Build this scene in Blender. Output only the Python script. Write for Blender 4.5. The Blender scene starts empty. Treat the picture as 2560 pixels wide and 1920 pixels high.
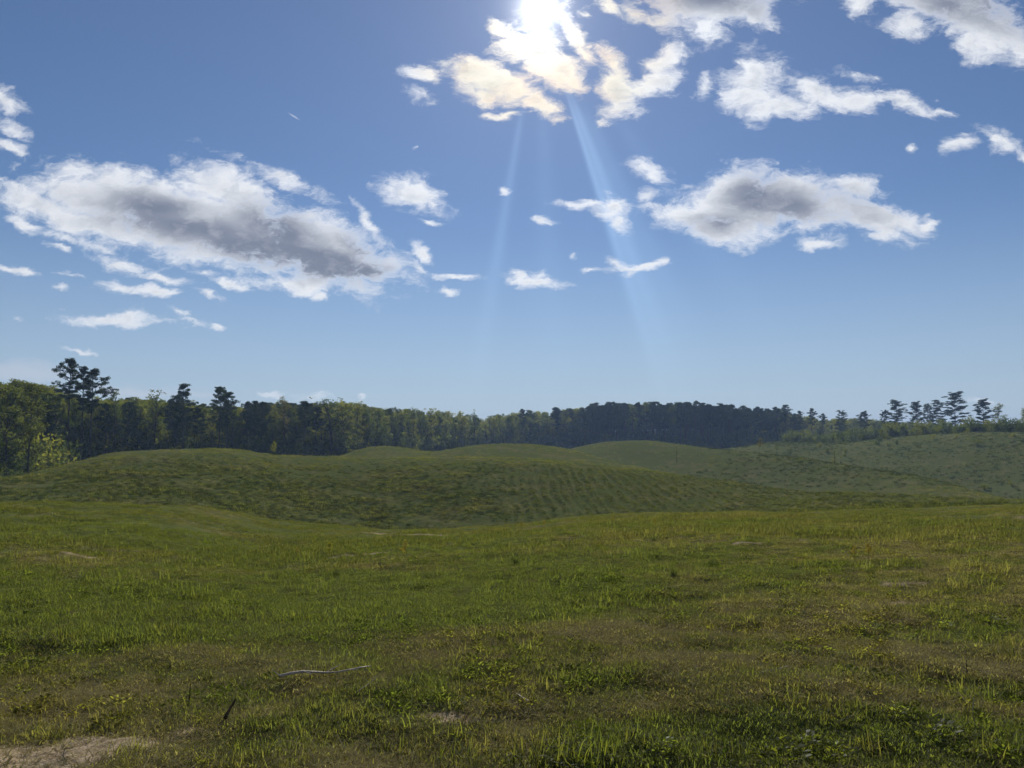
import bpy, math, random, os
import numpy as np
from mathutils import Vector, Matrix

SC = bpy.context.scene
COL = SC.collection
random.seed(7)
rng = np.random.default_rng(11)

# ------------------------------------------------------------------ camera
F = 1923.0                       # focal length in pixels of the 2560 px wide photograph
PITCH = math.atan(130.0 / F)
EYE = 1.6
camd = bpy.data.cameras.new('camera')
cam = bpy.data.objects.new('camera', camd)
COL.objects.link(cam)
camd.sensor_width = 36.0
camd.lens = 36.0 * F / 2560.0
camd.clip_start = 0.05
camd.clip_end = 20000.0
cam.location = (0, 0, EYE)
cam.rotation_euler = (math.pi / 2 + PITCH, 0, 0)
SC.camera = cam


def pdir(x, y):
    """direction in the world of a point of the photograph"""
    cx, cy = (x - 1280.0) / F, (960.0 - y) / F
    return (cx, math.cos(PITCH) - math.sin(PITCH) * cy, math.sin(PITCH) + math.cos(PITCH) * cy)


# ------------------------------------------------------------------ light and exposure
sx, sy, sz = pdir(1348, 22)
SUN_EL = math.atan2(sz, math.hypot(sx, sy))
SUN_AZ = math.atan2(sx, sy)
SUN = Vector((sx, sy, sz)).normalized()
sund = bpy.data.lights.new('sun', 'SUN')
sund.energy = 5.0
sund.angle = math.radians(0.53)
sund.color = (1.0, 0.93, 0.80)
suno = bpy.data.objects.new('sun', sund)
suno.location = (0, 0, 60)
suno.rotation_euler = SUN.to_track_quat('Z', 'Y').to_euler()
COL.objects.link(suno)

SC.view_settings.view_transform = 'Standard'
SC.view_settings.look = 'None'
SC.view_settings.exposure = 0.18
SC.view_settings.gamma = 1.0
SC.view_settings.use_curve_mapping = False
SC.render.engine = 'CYCLES'
SC.cycles.use_denoising = True
SC.cycles.max_bounces = 7
SC.cycles.diffuse_bounces = 3
SC.cycles.glossy_bounces = 1
SC.cycles.transmission_bounces = 4
SC.cycles.transparent_max_bounces = 6
SC.cycles.volume_bounces = 0
SC.cycles.use_adaptive_sampling = True
SC.cycles.adaptive_threshold = 0.02


# ------------------------------------------------------------------ node helper
class NT:
    def __init__(s, tree):
        s.t = tree

    def n(s, kind, ins=None, **props):
        nd = s.t.nodes.new(kind)
        for k, v in props.items():
            setattr(nd, k, v)
        if ins:
            for k, v in ins.items():
                sk = nd.inputs[k]
                if isinstance(v, bpy.types.NodeSocket):
                    s.t.links.new(v, sk)
                else:
                    sk.default_value = v
        return nd

    def m(s, op, a, b=0.0, c=None, clamp=False):
        ins = {0: a, 1: b}
        if c is not None:
            ins[2] = c
        return s.n('ShaderNodeMath', ins, operation=op, use_clamp=clamp).outputs[0]

    def ramp(s, v, lo, hi, a=0.0, b=1.0, smooth=True):
        return s.n('ShaderNodeMapRange', {0: v, 1: lo, 2: hi, 3: a, 4: b}, interpolation_type='SMOOTHSTEP' if smooth else 'LINEAR').outputs[0]

    def mix(s, f, a, b, blend='MIX'):
        nd = s.t.nodes.new('ShaderNodeMix')
        nd.data_type = 'RGBA'
        nd.blend_type = blend
        for i, v in ((0, f), (6, a), (7, b)):
            if isinstance(v, bpy.types.NodeSocket):
                s.t.links.new(v, nd.inputs[i])
            elif i == 0:
                nd.inputs[i].default_value = v
            else:
                nd.inputs[i].default_value = (*v, 1)
        return nd.outputs[2]

    def noise(s, vec, scale, detail=4.0, rough=0.55, dims='3D', **ins):
        d = {'Scale': scale, 'Detail': detail, 'Roughness': rough}
        if vec is not None:
            d['Vector'] = vec
        d.update(ins)
        return s.n('ShaderNodeTexNoise', d, noise_dimensions=dims)


# ------------------------------------------------------------------ sky
# clouds as they stand in the sky: centre, half length, half height, tilt (all in photograph pixels),
# turned here into directions; last number = how thick the cloud is
CLOUDS = [
    # long cloud on the left
    (490, 555, 420, 100, 13, 1.4), (290, 490, 230, 66, 6, 1.2), (230, 560, 200, 40, 14, 1.0), (90, 505, 130, 34, 20, .9), (560, 480, 130, 60, 22, 1.0),
    (780, 615, 230, 84, 20, 1.3), (930, 672, 80, 28, 6, .9), (740, 703, 130, 20, 1, .8), (690, 443, 110, 15, 24, .5),
    (620, 425, 26, 18, -40, .4), (920, 555, 62, 12, 58, .6), (180, 600, 90, 12, 20, .45), (500, 440, 60, 26, 30, .6), (60, 560, 42, 17, 20, .6),
    # small ones under and beside it
    (1036, 490, 72, 38, 14, .85), (1000, 478, 50, 12, 5, .5), (1050, 465, 30, 30, 60, .5), (1078, 515, 28, 16, 45, .6), (1073, 560, 18, 8, 5, .45),
    (1051, 635, 26, 13, 45, .6), (1045, 668, 18, 7, 40, .4), (1150, 690, 48, 9, 0, .7), (1117, 730, 24, 8, 5, .6),
    (300, 662, 60, 14, 12, .65), (405, 698, 66, 11, 12, .55), (400, 735, 60, 14, 8, .7), (300, 724, 44, 11, 5, .5), (525, 745, 32, 11, 18, .6),
    (575, 712, 38, 9, 10, .55), (505, 686, 30, 11, 0, .5), (35, 678, 52, 11, 8, .7), (300, 802, 108, 16, 3, .6), (322, 792, 38, 19, 0, .65),
    (475, 810, 28, 5, 8, .6), (197, 872, 34, 6, 10, .7), (150, 622, 20, 6, 20, .4), (168, 687, 30, 4, 15, .35), (145, 723, 15, 5, 0, .4), (797, 739, 24, 9, 0, .6),
    (10, 250, 42, 26, 40, .8), (36, 322, 44, 17, 25, .8), (22, 368, 50, 15, 20, .7), (450, 785, 22, 8, 30, .35), (545, 815, 8, 7, 0, .35),
    (665, 980, 32, 5, 2, .5), (905, 981, 8, 4, 0, .5), (790, 996, 44, 10, 4, .4), (45, 800, 10, 6, 0, .3), (2460, 1008, 40, 5, 0, .3),
    # the cloud under the sun
    (1065, 183, 50, 22, 8, .8), (1050, 240, 30, 13, 5, .5), (1190, 178, 90, 40, 10, .9), (1250, 215, 100, 52, 12, 1.0), (1340, 258, 60, 28, 25, .9), (1210, 240, 50, 22, 20, .8), (1265, 284, 40, 8, -4, .6),
    (1330, 130, 90, 66, 30, 1.0), (1250, 72, 34, 18, 40, .8), (1290, 110, 40, 30, 30, .9), (1410, 190, 52, 54, 60, .9), (1440, 90, 80, 22, 70, .8), (1405, 35, 40, 14, 35, .7), (1470, 140, 34, 20, 60, .6),
    (1530, 160, 42, 34, 60, .75), (1545, 225, 44, 74, -8, .9), (1550, 275, 52, 26, 8, .85), (1505, 310, 14, 9, 0, .5),
    (1665, 145, 46, 28, -30, .75), (1640, 205, 74, 30, -18, .85), (1600, 232, 34, 20, 0, .7), (1760, 212, 17, 30, 0, .5), (1530, 14, 38, 18, 25, .7), (1580, 25, 30, 12, 30, .35), (1470, 30, 12, 8, 0, .4),
    # top right
    (1780, 18, 160, 50, -6, 1.0), (1755, 68, 64, 34, 10, .8), (1900, 40, 50, 30, 20, .8), (1660, 50, 40, 30, 0, .7), (2350, 5, 140, 60, 8, 1.1), (2470, 70, 130, 66, 35, 1.1), (2270, 55, 50, 36, 10, .8), (2150, 14, 40, 22, 10, .6), (2440, 115, 50, 30, 10, .8), (2540, 120, 40, 30, 10, .9),
    # middle right
    (1885, 215, 74, 78, 10, .95), (1880, 170, 46, 34, 0, .8), (1960, 266, 90, 30, 6, .85), (2050, 232, 96, 30, 14, .8), (2150, 250, 60, 24, 8, .75), (1900, 275, 70, 24, 0, .8),
    (2270, 265, 62, 24, 25, .7), (2150, 190, 50, 8, 5, .3), (2350, 284, 28, 8, 5, .45), (2410, 358, 40, 15, -12, .65), (2488, 350, 46, 24, 25, .8), (2552, 382, 28, 13, 30, .6), (2270, 370, 10, 7, 0, .35), (2350, 252, 5, 4, 0, .3),
    # flat cloud on the right
    (1740, 545, 110, 42, 8, 1.0), (1850, 515, 140, 92, -14, 1.35), (1800, 575, 96, 40, 12, 1.0), (1990, 500, 190, 66, 8, 1.2), (2130, 470, 70, 32, 5, .9), (2180, 545, 110, 40, 20, 1.0), (2250, 555, 64, 26, 15, .8),
    (2312, 554, 26, 10, -12, .6), (2050, 607, 54, 14, -8, .7), (2190, 594, 40, 9, 8, .5), (1850, 600, 40, 12, -10, .5),
    # small ones in the middle
    (1618, 425, 42, 17, 15, .5), (1615, 490, 24, 11, 0, .4), (1530, 520, 40, 34, 20, .85), (1545, 560, 32, 18, 10, .6), (1470, 516, 50, 6, 2, .4), (1360, 551, 25, 10, 5, .65), (1340, 702, 58, 14, 6, .75), (1300, 690, 24, 10, 30, .5),
    (1345, 683, 22, 12, 0, .5), (1595, 668, 72, 8, -6, .6), (1570, 682, 26, 10, -20, .6), (1535, 660, 20, 8, 40, .5), (1655, 657, 22, 9, 0, .6), (1480, 677, 18, 6, 0, .5), (1437, 635, 9, 6, 0, .4), (1255, 481, 13, 6, 20, .5), (1035, 368, 8, 6, -40, .4),
]
CORES = [  # where the cloud is so thick that it turns grey
    (490, 572, 270, 44, 12, .8), (760, 645, 270, 50, 12, 1.2), (390, 520, 123.2, 37.7, 6, 0.75), (700, 580, 123.2, 49.3, 20, 0.8), (860, 672, 145.6, 31.9, 4, 1.1), (620, 620, 190.4, 34.8, 12, 1.1), (900, 620, 67.2, 29, 20, 0.6),
    (1890, 490, 80, 48, 0, 0.55), (1800, 562, 60, 26, -5, 0.5), (1990, 510, 130, 40, 10, 0.5), (2110, 500, 70, 26, 10, 0.35), (2500, 15, 123.2, 58, 20, 0.9), (1780, 0, 156.8, 34.8, 0, 0.6),
    (2380, 10, 100.8, 43.5, 10, 0.5),
]
SOFT = [(60, 925, 210, 32, 4, 1.0), (330, 975, 190, 22, 3, .9), (500, 985, 120, 12, 2, .6)]


def to_uv(x, y):
    d = pdir(x, y)
    return d[0] / d[1], d[2] / d[1]


def blob_params(b):
    x, y, rx, ry, a, w = b
    a = math.radians(a)
    u, v = to_uv(x, y)
    u1, v1 = to_uv(x + rx * math.cos(a), y + rx * math.sin(a))
    u2, v2 = to_uv(x - ry * math.sin(a), y + ry * math.cos(a))
    return (u, v, 0), math.atan2(v1 - v, u1 - u), (math.hypot(u1 - u, v1 - v), math.hypot(u2 - u, v2 - v), 1.0), w


def build_world():
    w = bpy.data.worlds.new('World')
    SC.world = w
    w.use_nodes = True
    w.node_tree.nodes.clear()
    T = NT(w.node_tree)
    m, ramp, mix = T.m, T.ramp, T.mix
    sky = T.n('ShaderNodeTexSky', sky_type='NISHITA', sun_disc=False, sun_elevation=SUN_EL, sun_rotation=SUN_AZ,
              altitude=100.0, air_density=1.0, dust_density=0.0, ozone_density=5.0)
    geo = T.n('ShaderNodeTexCoord')
    d = geo.outputs['Generated']
    sep = T.n('ShaderNodeSeparateXYZ', {0: d})
    X, Y, Z = sep.outputs
    # angle from the sun
    dot = T.n('ShaderNodeVectorMath', {0: d, 1: tuple(SUN)}, operation='DOT_PRODUCT').outputs['Value']
    ang = m('ARCCOSINE', m('MINIMUM', dot, 1.0))

    def expfall(k):
        return m('EXPONENT', m('MULTIPLY', ang, -k))
    # sky colour: the physical sky, evened out the way a phone camera records it
    base = T.n('ShaderNodeVectorMath', {0: sky.outputs[0], 1: SKY_GAIN}, operation='MULTIPLY').outputs[0]
    sc = T.n('ShaderNodeSeparateColor', {0: base})
    comp = []
    for i in range(3):
        c = sc.outputs[i]
        comp.append(m('POWER', m('MAXIMUM', c, 0.0), SKY_POW[i]))
    skyc = T.n('ShaderNodeCombineColor', {0: comp[0], 1: comp[1], 2: comp[2]}).outputs[0]
    glow1, glow2, glow3 = expfall(95.0), expfall(14.0), expfall(3.0)
    gl = T.n('ShaderNodeCombineColor', {0: m('ADD', m('MULTIPLY', glow1, 4.2), m('ADD', m('MULTIPLY', glow2, .16), m('MULTIPLY', glow3, .10))),
                                        1: m('ADD', m('MULTIPLY', glow1, 4.1), m('ADD', m('MULTIPLY', glow2, .16), m('MULTIPLY', glow3, .10))),
                                        2: m('ADD', m('MULTIPLY', glow1, 4.0), m('ADD', m('MULTIPLY', glow2, .16), m('MULTIPLY', glow3, .12)))}).outputs[0]
    skyg = mix(1.0, skyc, gl, 'ADD')
    # pale streaks fanning down from the sun, painted into the sky as sunbeams
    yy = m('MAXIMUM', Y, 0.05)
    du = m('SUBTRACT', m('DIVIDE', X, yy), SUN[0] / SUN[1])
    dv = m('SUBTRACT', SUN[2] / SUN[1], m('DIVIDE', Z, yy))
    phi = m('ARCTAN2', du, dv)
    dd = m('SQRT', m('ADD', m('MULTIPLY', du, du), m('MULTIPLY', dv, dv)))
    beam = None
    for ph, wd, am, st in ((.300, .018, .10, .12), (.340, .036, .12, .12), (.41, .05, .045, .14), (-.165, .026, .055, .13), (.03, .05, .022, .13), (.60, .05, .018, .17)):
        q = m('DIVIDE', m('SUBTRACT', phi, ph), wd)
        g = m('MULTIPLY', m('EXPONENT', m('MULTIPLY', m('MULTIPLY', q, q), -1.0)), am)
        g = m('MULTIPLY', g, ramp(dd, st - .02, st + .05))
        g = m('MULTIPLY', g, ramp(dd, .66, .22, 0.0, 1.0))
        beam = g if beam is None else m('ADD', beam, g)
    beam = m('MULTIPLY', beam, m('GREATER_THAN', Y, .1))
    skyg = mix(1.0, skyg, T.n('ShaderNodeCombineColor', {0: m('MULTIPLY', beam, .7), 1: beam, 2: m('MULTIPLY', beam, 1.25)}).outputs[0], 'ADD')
    skyg = mix(ramp(Z, .30, -.02, 0.0, .62), skyg, (.40, .485, .60))
    simple = T.n('ShaderNodeBackground', {0: skyg, 1: 1.0}).outputs[0]

    # coordinates on the sky ahead
    ys = m('MAXIMUM', Y, 0.05)
    u, v = m('DIVIDE', X, ys), m('DIVIDE', Z, ys)
    uv = T.n('ShaderNodeCombineXYZ', {0: u, 1: v, 2: 0.0}).outputs[0]
    ani = T.n('ShaderNodeMapping', {0: uv, 1: (0, 0, 0), 2: (0, 0, math.radians(24)), 3: (1.0, 1.75, 1.0)}, vector_type='POINT').outputs[0]
    wn = T.noise(ani, 13.0, 7.0, 0.62)
    wv = T.n('ShaderNodeVectorMath', {0: wn.outputs['Color'], 1: (.5, .5, .5)}, operation='SUBTRACT').outputs[0]
    # the finest curls fade to nothing
    wv1 = T.n('ShaderNodeVectorMath', {0: wv, 1: (.048, .042, 0)}, operation='MULTIPLY').outputs[0]
    wuv = T.n('ShaderNodeVectorMath', {0: uv, 1: wv1}, operation='ADD').outputs[0]
    ani2 = T.n('ShaderNodeVectorMath', {0: ani, 1: T.n('ShaderNodeVectorMath', {0: wv, 1: (.07, .07, 0)}, operation='MULTIPLY').outputs[0]}, operation='ADD').outputs[0]
    fb = T.noise(ani2, 22.0, 9.0, 0.60).outputs[0]
    fb2 = T.noise(ani2, 7.0, 6.0, 0.55).outputs[0]
    fb3 = T.noise(ani2, 95.0, 6.0, 0.66).outputs[0]
    sm2 = T.noise(ani2, 9.0, 1.6, 0.45).outputs[0]
    loc, rot, scl, _w = blob_params((735, 291, 17, 2.2, 32, 1))
    ctr = T.n('ShaderNodeMapping', {0: uv, 1: loc, 2: (0, 0, rot), 3: scl}, vector_type='TEXTURE').outputs[0]
    ctr = ramp(T.n('ShaderNodeVectorMath', {0: ctr}, operation='LENGTH').outputs['Value'], 1.3, .2, 0.0, .45)
    skyg = mix(ctr, skyg, (.75, .78, .84))
    # the same billows a little nearer the sun: where they thin out that way the light comes through
    tos = T.n('ShaderNodeVectorMath', {0: (SUN[0] / SUN[1], SUN[2] / SUN[1], 0), 1: uv}, operation='SUBTRACT').outputs[0]
    tos = T.n('ShaderNodeVectorMath', {0: tos}, operation='NORMALIZE').outputs[0]
    tos = T.n('ShaderNodeVectorMath', {0: tos, 'Scale': .016}, operation='SCALE').outputs[0]
    sh = T.n('ShaderNodeVectorMath', {0: ani2, 1: tos}, operation='ADD').outputs[0]
    fbs = T.noise(sh, 22.0, 5.0, 0.60).outputs[0]
    relief = m('SUBTRACT', fb, fbs)

    wuvc = T.n('ShaderNodeVectorMath', {0: uv, 1: T.n('ShaderNodeVectorMath', {0: wv1, 'Scale': .4}, operation='SCALE').outputs[0]}, operation='ADD').outputs[0]

    def field(lst, sm, co=None):
        out = None
        for b in lst:
            loc, rot, scl, wgt = blob_params(b)
            mp = T.n('ShaderNodeMapping', {0: co or wuv, 1: loc, 2: (0, 0, rot), 3: scl}, vector_type='TEXTURE').outputs[0]
            ln = T.n('ShaderNodeVectorMath', {0: mp}, operation='LENGTH').outputs['Value']
            f = m('MULTIPLY_ADD', ln, -wgt, wgt)
            out = f if out is None else T.n('ShaderNodeMath', {0: out, 1: f, 2: sm}, operation='SMOOTH_MAX').outputs[0]
        return out
    # six tiles of sky, so a ray only works through the clouds near it
    def tile_shader(cl, co, so):
        t = field(cl, 0.12) if cl else None
        if t is None:
            return simple
        raw = m('ADD', m('MULTIPLY', t, 1.15), m('MULTIPLY_ADD', fb, 2.5, -1.25 + .16))
        raw = m('ADD', raw, m('MULTIPLY_ADD', fb3, 1.0, -.5))
        alpha = ramp(raw, -.25, .95)
        if co:
            c = m('ADD', field(co, 0.3, wuvc), m('MULTIPLY_ADD', sm2, 1.1, -.55 + .30))
            dark = m('MULTIPLY', ramp(c, -.35, .95), ramp(raw, .12, .95))
        else:
            dark = m('MULTIPLY', ramp(raw, .6, 1.8), 0.22)
        # billows: brighter where they thin out towards the sun, greyer behind
        bil = m('MULTIPLY', m('MULTIPLY', relief, m('MULTIPLY_ADD', dark, -.6, 1.0)), m('MULTIPLY', ramp(raw, .15, .8), 1.15))
        body = mix(ramp(raw, .2, 1.5), (.84, .86, .90), (.60, .635, .69))
        body = mix(m('MULTIPLY', dark, .88), body, (.125, .155, .235))
        body = mix(m('MAXIMUM', m('MULTIPLY', bil, -1.6), 0.0), body, (.26, .30, .37))
        body = mix(m('MINIMUM', m('MAXIMUM', m('MULTIPLY', bil, 1.7), 0.0), .75), body, (.86, .88, .92))
        near = m('ADD', m('MULTIPLY', expfall(20.0), 1.5), m('MULTIPLY', expfall(3.0), .22))
        near = m('ADD', near, .92)
        body = T.n('ShaderNodeVectorMath', {0: body, 'Scale': near}, operation='SCALE').outputs[0]
        irid = m('MULTIPLY', ramp(ang, .02, .06), ramp(ang, .11, .19, 1.0, 0.0))
        tint = mix(ramp(fb2, .35, .62), (1.0, .78, .56), (1.0, .91, .72))
        body = mix(m('MULTIPLY', irid, .8), body, mix(1.0, body, tint, 'MULTIPLY'))
        hz = ramp(v, .0, .2, .45, 0.0)
        body = mix(hz, body, (.52, .58, .66))
        colr = mix(alpha, skyg, body)
        if so:
            s = field(so, .3)
            colr = mix(m('MULTIPLY', ramp(s, 0.0, .8), .42), colr, (.56, .57, .63))
        return T.n('ShaderNodeBackground', {0: colr, 1: 1.0}).outputs[0]

    xs = [-400, 980, 1580, 2960]
    rows = [-400, 400, 2000]
    result = None
    tiles = []
    for i in range(3):
        for j in range(2):
            def inside(lst):
                o = []
                for b in lst:
                    R = max(b[2], b[3])
                    ex = abs(b[2] * math.cos(math.radians(b[4]))) + abs(b[3] * math.sin(math.radians(b[4]))) + 110
                    ey = abs(b[2] * math.sin(math.radians(b[4]))) + abs(b[3] * math.cos(math.radians(b[4]))) + 90
                    if b[0] + ex > xs[i] and b[0] - ex < xs[i + 1] and b[1] + ey > rows[j] and b[1] - ey < rows[j + 1]:
                        o.append(b)
                return o
            tiles.append((i, j, tile_shader(inside(CLOUDS), inside(CORES), inside(SOFT))))
    ucut = [to_uv(x, 400)[0] for x in xs[1:3]]
    vcut = to_uv(1280, 400)[1]
    up = m('GREATER_THAN', v, vcut)
    cols = []
    for i in range(3):
        lo = [t[2] for t in tiles if t[0] == i and t[1] == 1][0]
        hi = [t[2] for t in tiles if t[0] == i and t[1] == 0][0]
        cols.append(T.n('ShaderNodeMixShader', {0: up, 1: lo, 2: hi}).outputs[0])
    a = T.n('ShaderNodeMixShader', {0: m('GREATER_THAN', u, ucut[0]), 1: cols[0], 2: cols[1]}).outputs[0]
    front = T.n('ShaderNodeMixShader', {0: m('GREATER_THAN', u, ucut[1]), 1: a, 2: cols[2]}).outputs[0]

    # the rest of the sky: the same scattered clouds, from noise alone
    zz = m('ADD', m('MAXIMUM', Z, 0.0), 0.12)
    pl = T.n('ShaderNodeCombineXYZ', {0: m('DIVIDE', X, zz), 1: m('DIVIDE', Y, zz), 2: 0.0}).outputs[0]
    g1 = T.noise(pl, 1.1, 8.0, 0.58).outputs[0]
    ga = m('MULTIPLY', ramp(g1, .56, .66), ramp(Z, .02, .12))
    gc = mix(ramp(g1, .64, .80), (.74, .77, .83), (.25, .29, .36))
    gen = T.n('ShaderNodeBackground', {0: mix(ga, skyg, gc), 1: 1.0}).outputs[0]
    inview = m('MULTIPLY', m('LESS_THAN', m('ABSOLUTE', u), .80), m('LESS_THAN', v, .74))
    inview = m('MULTIPLY', inview, m('GREATER_THAN', Y, .1))
    low = T.n('ShaderNodeMixShader', {0: inview, 1: gen, 2: front}).outputs[0]
    belowg = m('LESS_THAN', Z, -0.02)
    fin = T.n('ShaderNodeMixShader', {0: belowg, 1: low, 2: simple}).outputs[0]
    T.n('ShaderNodeOutputWorld', {0: fin})
    w.cycles.sampling_method = 'MANUAL'
    w.cycles.sample_map_resolution = 512


SKY_GAIN = (0.0500, 0.0525, 0.0570)
SKY_POW = (1.0, 1.0, 1.0)
build_world()


if os.environ.get('SKYONLY'):
    raise SystemExit(0)


# ------------------------------------------------------------------ noise and curves for numpy
def _hash(ix, iy, seed):
    h = (ix.astype(np.int64) * 374761393 + iy.astype(np.int64) * 668265263 + seed * 1442695041) & 0xFFFFFFFF
    h = ((h ^ (h >> 13)) * 1274126177) & 0xFFFFFFFF
    return ((h ^ (h >> 16)) & 0xFFFF) / 65535.0


def vnoise(x, y, seed=0):
    x = np.asarray(x, float); y = np.asarray(y, float)
    ix, iy = np.floor(x), np.floor(y)
    fx, fy = x - ix, y - iy
    fx, fy = fx * fx * (3 - 2 * fx), fy * fy * (3 - 2 * fy)
    a, b = _hash(ix, iy, seed), _hash(ix + 1, iy, seed)
    c, d = _hash(ix, iy + 1, seed), _hash(ix + 1, iy + 1, seed)
    return (a + (b - a) * fx) * (1 - fy) + (c + (d - c) * fx) * fy


def fbm(x, y, octaves=4, seed=0, gain=.5):
    """-1 .. 1"""
    s, amp, tot = 0.0, 1.0, 0.0
    ca, sa = math.cos(.6), math.sin(.6)
    for k in range(octaves):
        s = s + amp * (vnoise(x, y, seed + 17 * k) * 2 - 1)
        tot += amp
        x, y = (x * ca - y * sa) * 2.03 + 5.1, (x * sa + y * ca) * 2.03 - 3.7
        amp *= gain
    return s / tot * 1.5


def pchip_slopes(h, dlt):
    """monotone slopes; h, dlt: (n-1, ...) steps and secants"""
    n = dlt.shape[0] + 1
    d = np.zeros((n,) + dlt.shape[1:])
    w1, w2 = 2 * h[1:] + h[:-1], h[1:] + 2 * h[:-1]
    with np.errstate(divide='ignore', invalid='ignore'):
        hm = (w1 + w2) / (w1 / dlt[:-1] + w2 / dlt[1:])
    same = (dlt[:-1] * dlt[1:]) > 0
    d[1:-1] = np.where(same, hm, 0.0)
    d[0], d[-1] = dlt[0], dlt[-1]
    return d


def pchip(xk, yk, x):
    xk, yk, x = np.asarray(xk, float), np.asarray(yk, float), np.asarray(x, float)
    h = np.diff(xk); dl = np.diff(yk) / h
    d = pchip_slopes(h, dl)
    x = np.clip(x, xk[0], xk[-1])
    i = np.clip(np.searchsorted(xk, x) - 1, 0, len(xk) - 2)
    t = (x - xk[i]) / h[i]
    return ((2*t**3 - 3*t**2 + 1) * yk[i] + (t**3 - 2*t**2 + t) * h[i] * d[i] + (-2*t**3 + 3*t**2) * yk[i+1] + (t**3 - t**2) * h[i] * d[i+1])


def smoothstep(a, b, x):
    t = np.clip((x - a) / (b - a), 0, 1)
    return t * t * (3 - 2 * t)


# ------------------------------------------------------------------ the lie of the land
def crv(*pts):
    xs = [p[0] for p in pts]; ys = [p[1] for p in pts]
    return lambda x: pchip(xs, ys, x)


def tan_at(x, row):
    """height over distance of the sight line through a point of the photograph"""
    cx, cy = (x - 1280.0) / F, (960.0 - row) / F
    Xw = cx; Yw = math.cos(PITCH) - math.sin(PITCH) * cy; Zw = math.sin(PITCH) + math.cos(PITCH) * cy
    return Zw / np.hypot(Xw, Yw)


yA = crv((-500, 1250), (0, 1262), (300, 1262), (450, 1267), (550, 1277), (640, 1293), (800, 1312), (900, 1324), (1000, 1334), (1080, 1334), (1180, 1327), (1280, 1319), (1400, 1301), (1600, 1287), (1800, 1284), (2100, 1280), (2300, 1274), (2560, 1266), (3000, 1262))
rA = crv((-500, 30), (0, 33), (500, 36), (1000, 42), (1400, 40), (2000, 38), (2600, 40), (3000, 40))
yB = crv((-500, 1240), (0, 1195), (100, 1180), (200, 1152), (300, 1130), (400, 1124), (550, 1122), (640, 1130), (700, 1138), (850, 1142), (1000, 1144), (1280, 1146), (1400, 1155), (1500, 1164), (1600, 1175), (1700, 1189), (1800, 1202), (1920, 1221), (2050, 1231), (2200, 1235), (2330, 1243), (2450, 1252), (3000, 1262))
rB = crv((-500, 80), (0, 88), (300, 105), (700, 104), (1300, 98), (1700, 88), (2100, 78), (2600, 66), (3000, 62))
yC = crv((-500, 1250), (300, 1180), (700, 1160), (800, 1150), (850, 1141), (900, 1122), (960, 1115), (1020, 1119), (1070, 1130), (1120, 1125), (1180, 1114), (1250, 1110), (1330, 1111), (1400, 1119), (1450, 1131), (1500, 1146), (1600, 1170), (1700, 1190), (1900, 1225), (2100, 1240), (2560, 1262), (3000, 1268))
rC = crv((-500, 118), (300, 138), (900, 150), (1300, 158), (1700, 120), (2200, 100), (3000, 90))
yD = crv((-500, 1250), (300, 1190), (700, 1170), (1300, 1155), (1380, 1139), (1420, 1124), (1480, 1110), (1530, 1103), (1580, 1101), (1640, 1103), (1700, 1111), (1800, 1124), (1900, 1134), (2000, 1145), (2100, 1162), (2200, 1178), (2300, 1194), (2370, 1211), (2430, 1232), (2560, 1256), (3000, 1260))
rD = crv((-500, 150), (300, 160), (900, 190), (1500, 205), (1900, 180), (2300, 140), (2600, 115), (3000, 110))
yE = crv((-500, 1210), (300, 1160), (900, 1140), (1300, 1128), (1600, 1128), (1750, 1127), (1850, 1119), (1920, 1105), (2000, 1106), (2080, 1109), (2150, 1103), (2250, 1092), (2350, 1085), (2450, 1081), (2560, 1081), (3000, 1078))
rE = crv((-500, 200), (300, 215), (900, 240), (1500, 265), (1900, 270), (2300, 250), (2600, 230), (3000, 220))
rF = crv((-500, 125), (0, 134), (200, 172), (400, 185), (700, 198), (850, 218), (1000, 262), (1200, 330), (1400, 372), (1600, 372), (1800, 360), (2000, 385), (2200, 400), (2500, 395), (3000, 380))   # where the wood begins
zF = crv((-500, -5), (0, -5.5), (300, -5), (700, -6), (1000, -7.5), (1400, -8), (1700, -6), (2000, -5), (2300, -3.5), (3000, -3))

NAZ, NR = 1500, 900
AZ_LO, AZ_HI = math.radians(-52), math.radians(52)
azs = np.linspace(AZ_LO, AZ_HI, NAZ)
R0, R1 = 1.2, 1500.0
rs = R0 * (R1 / R0) ** np.linspace(0, 1, NR)
NCTRL = 13


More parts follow.
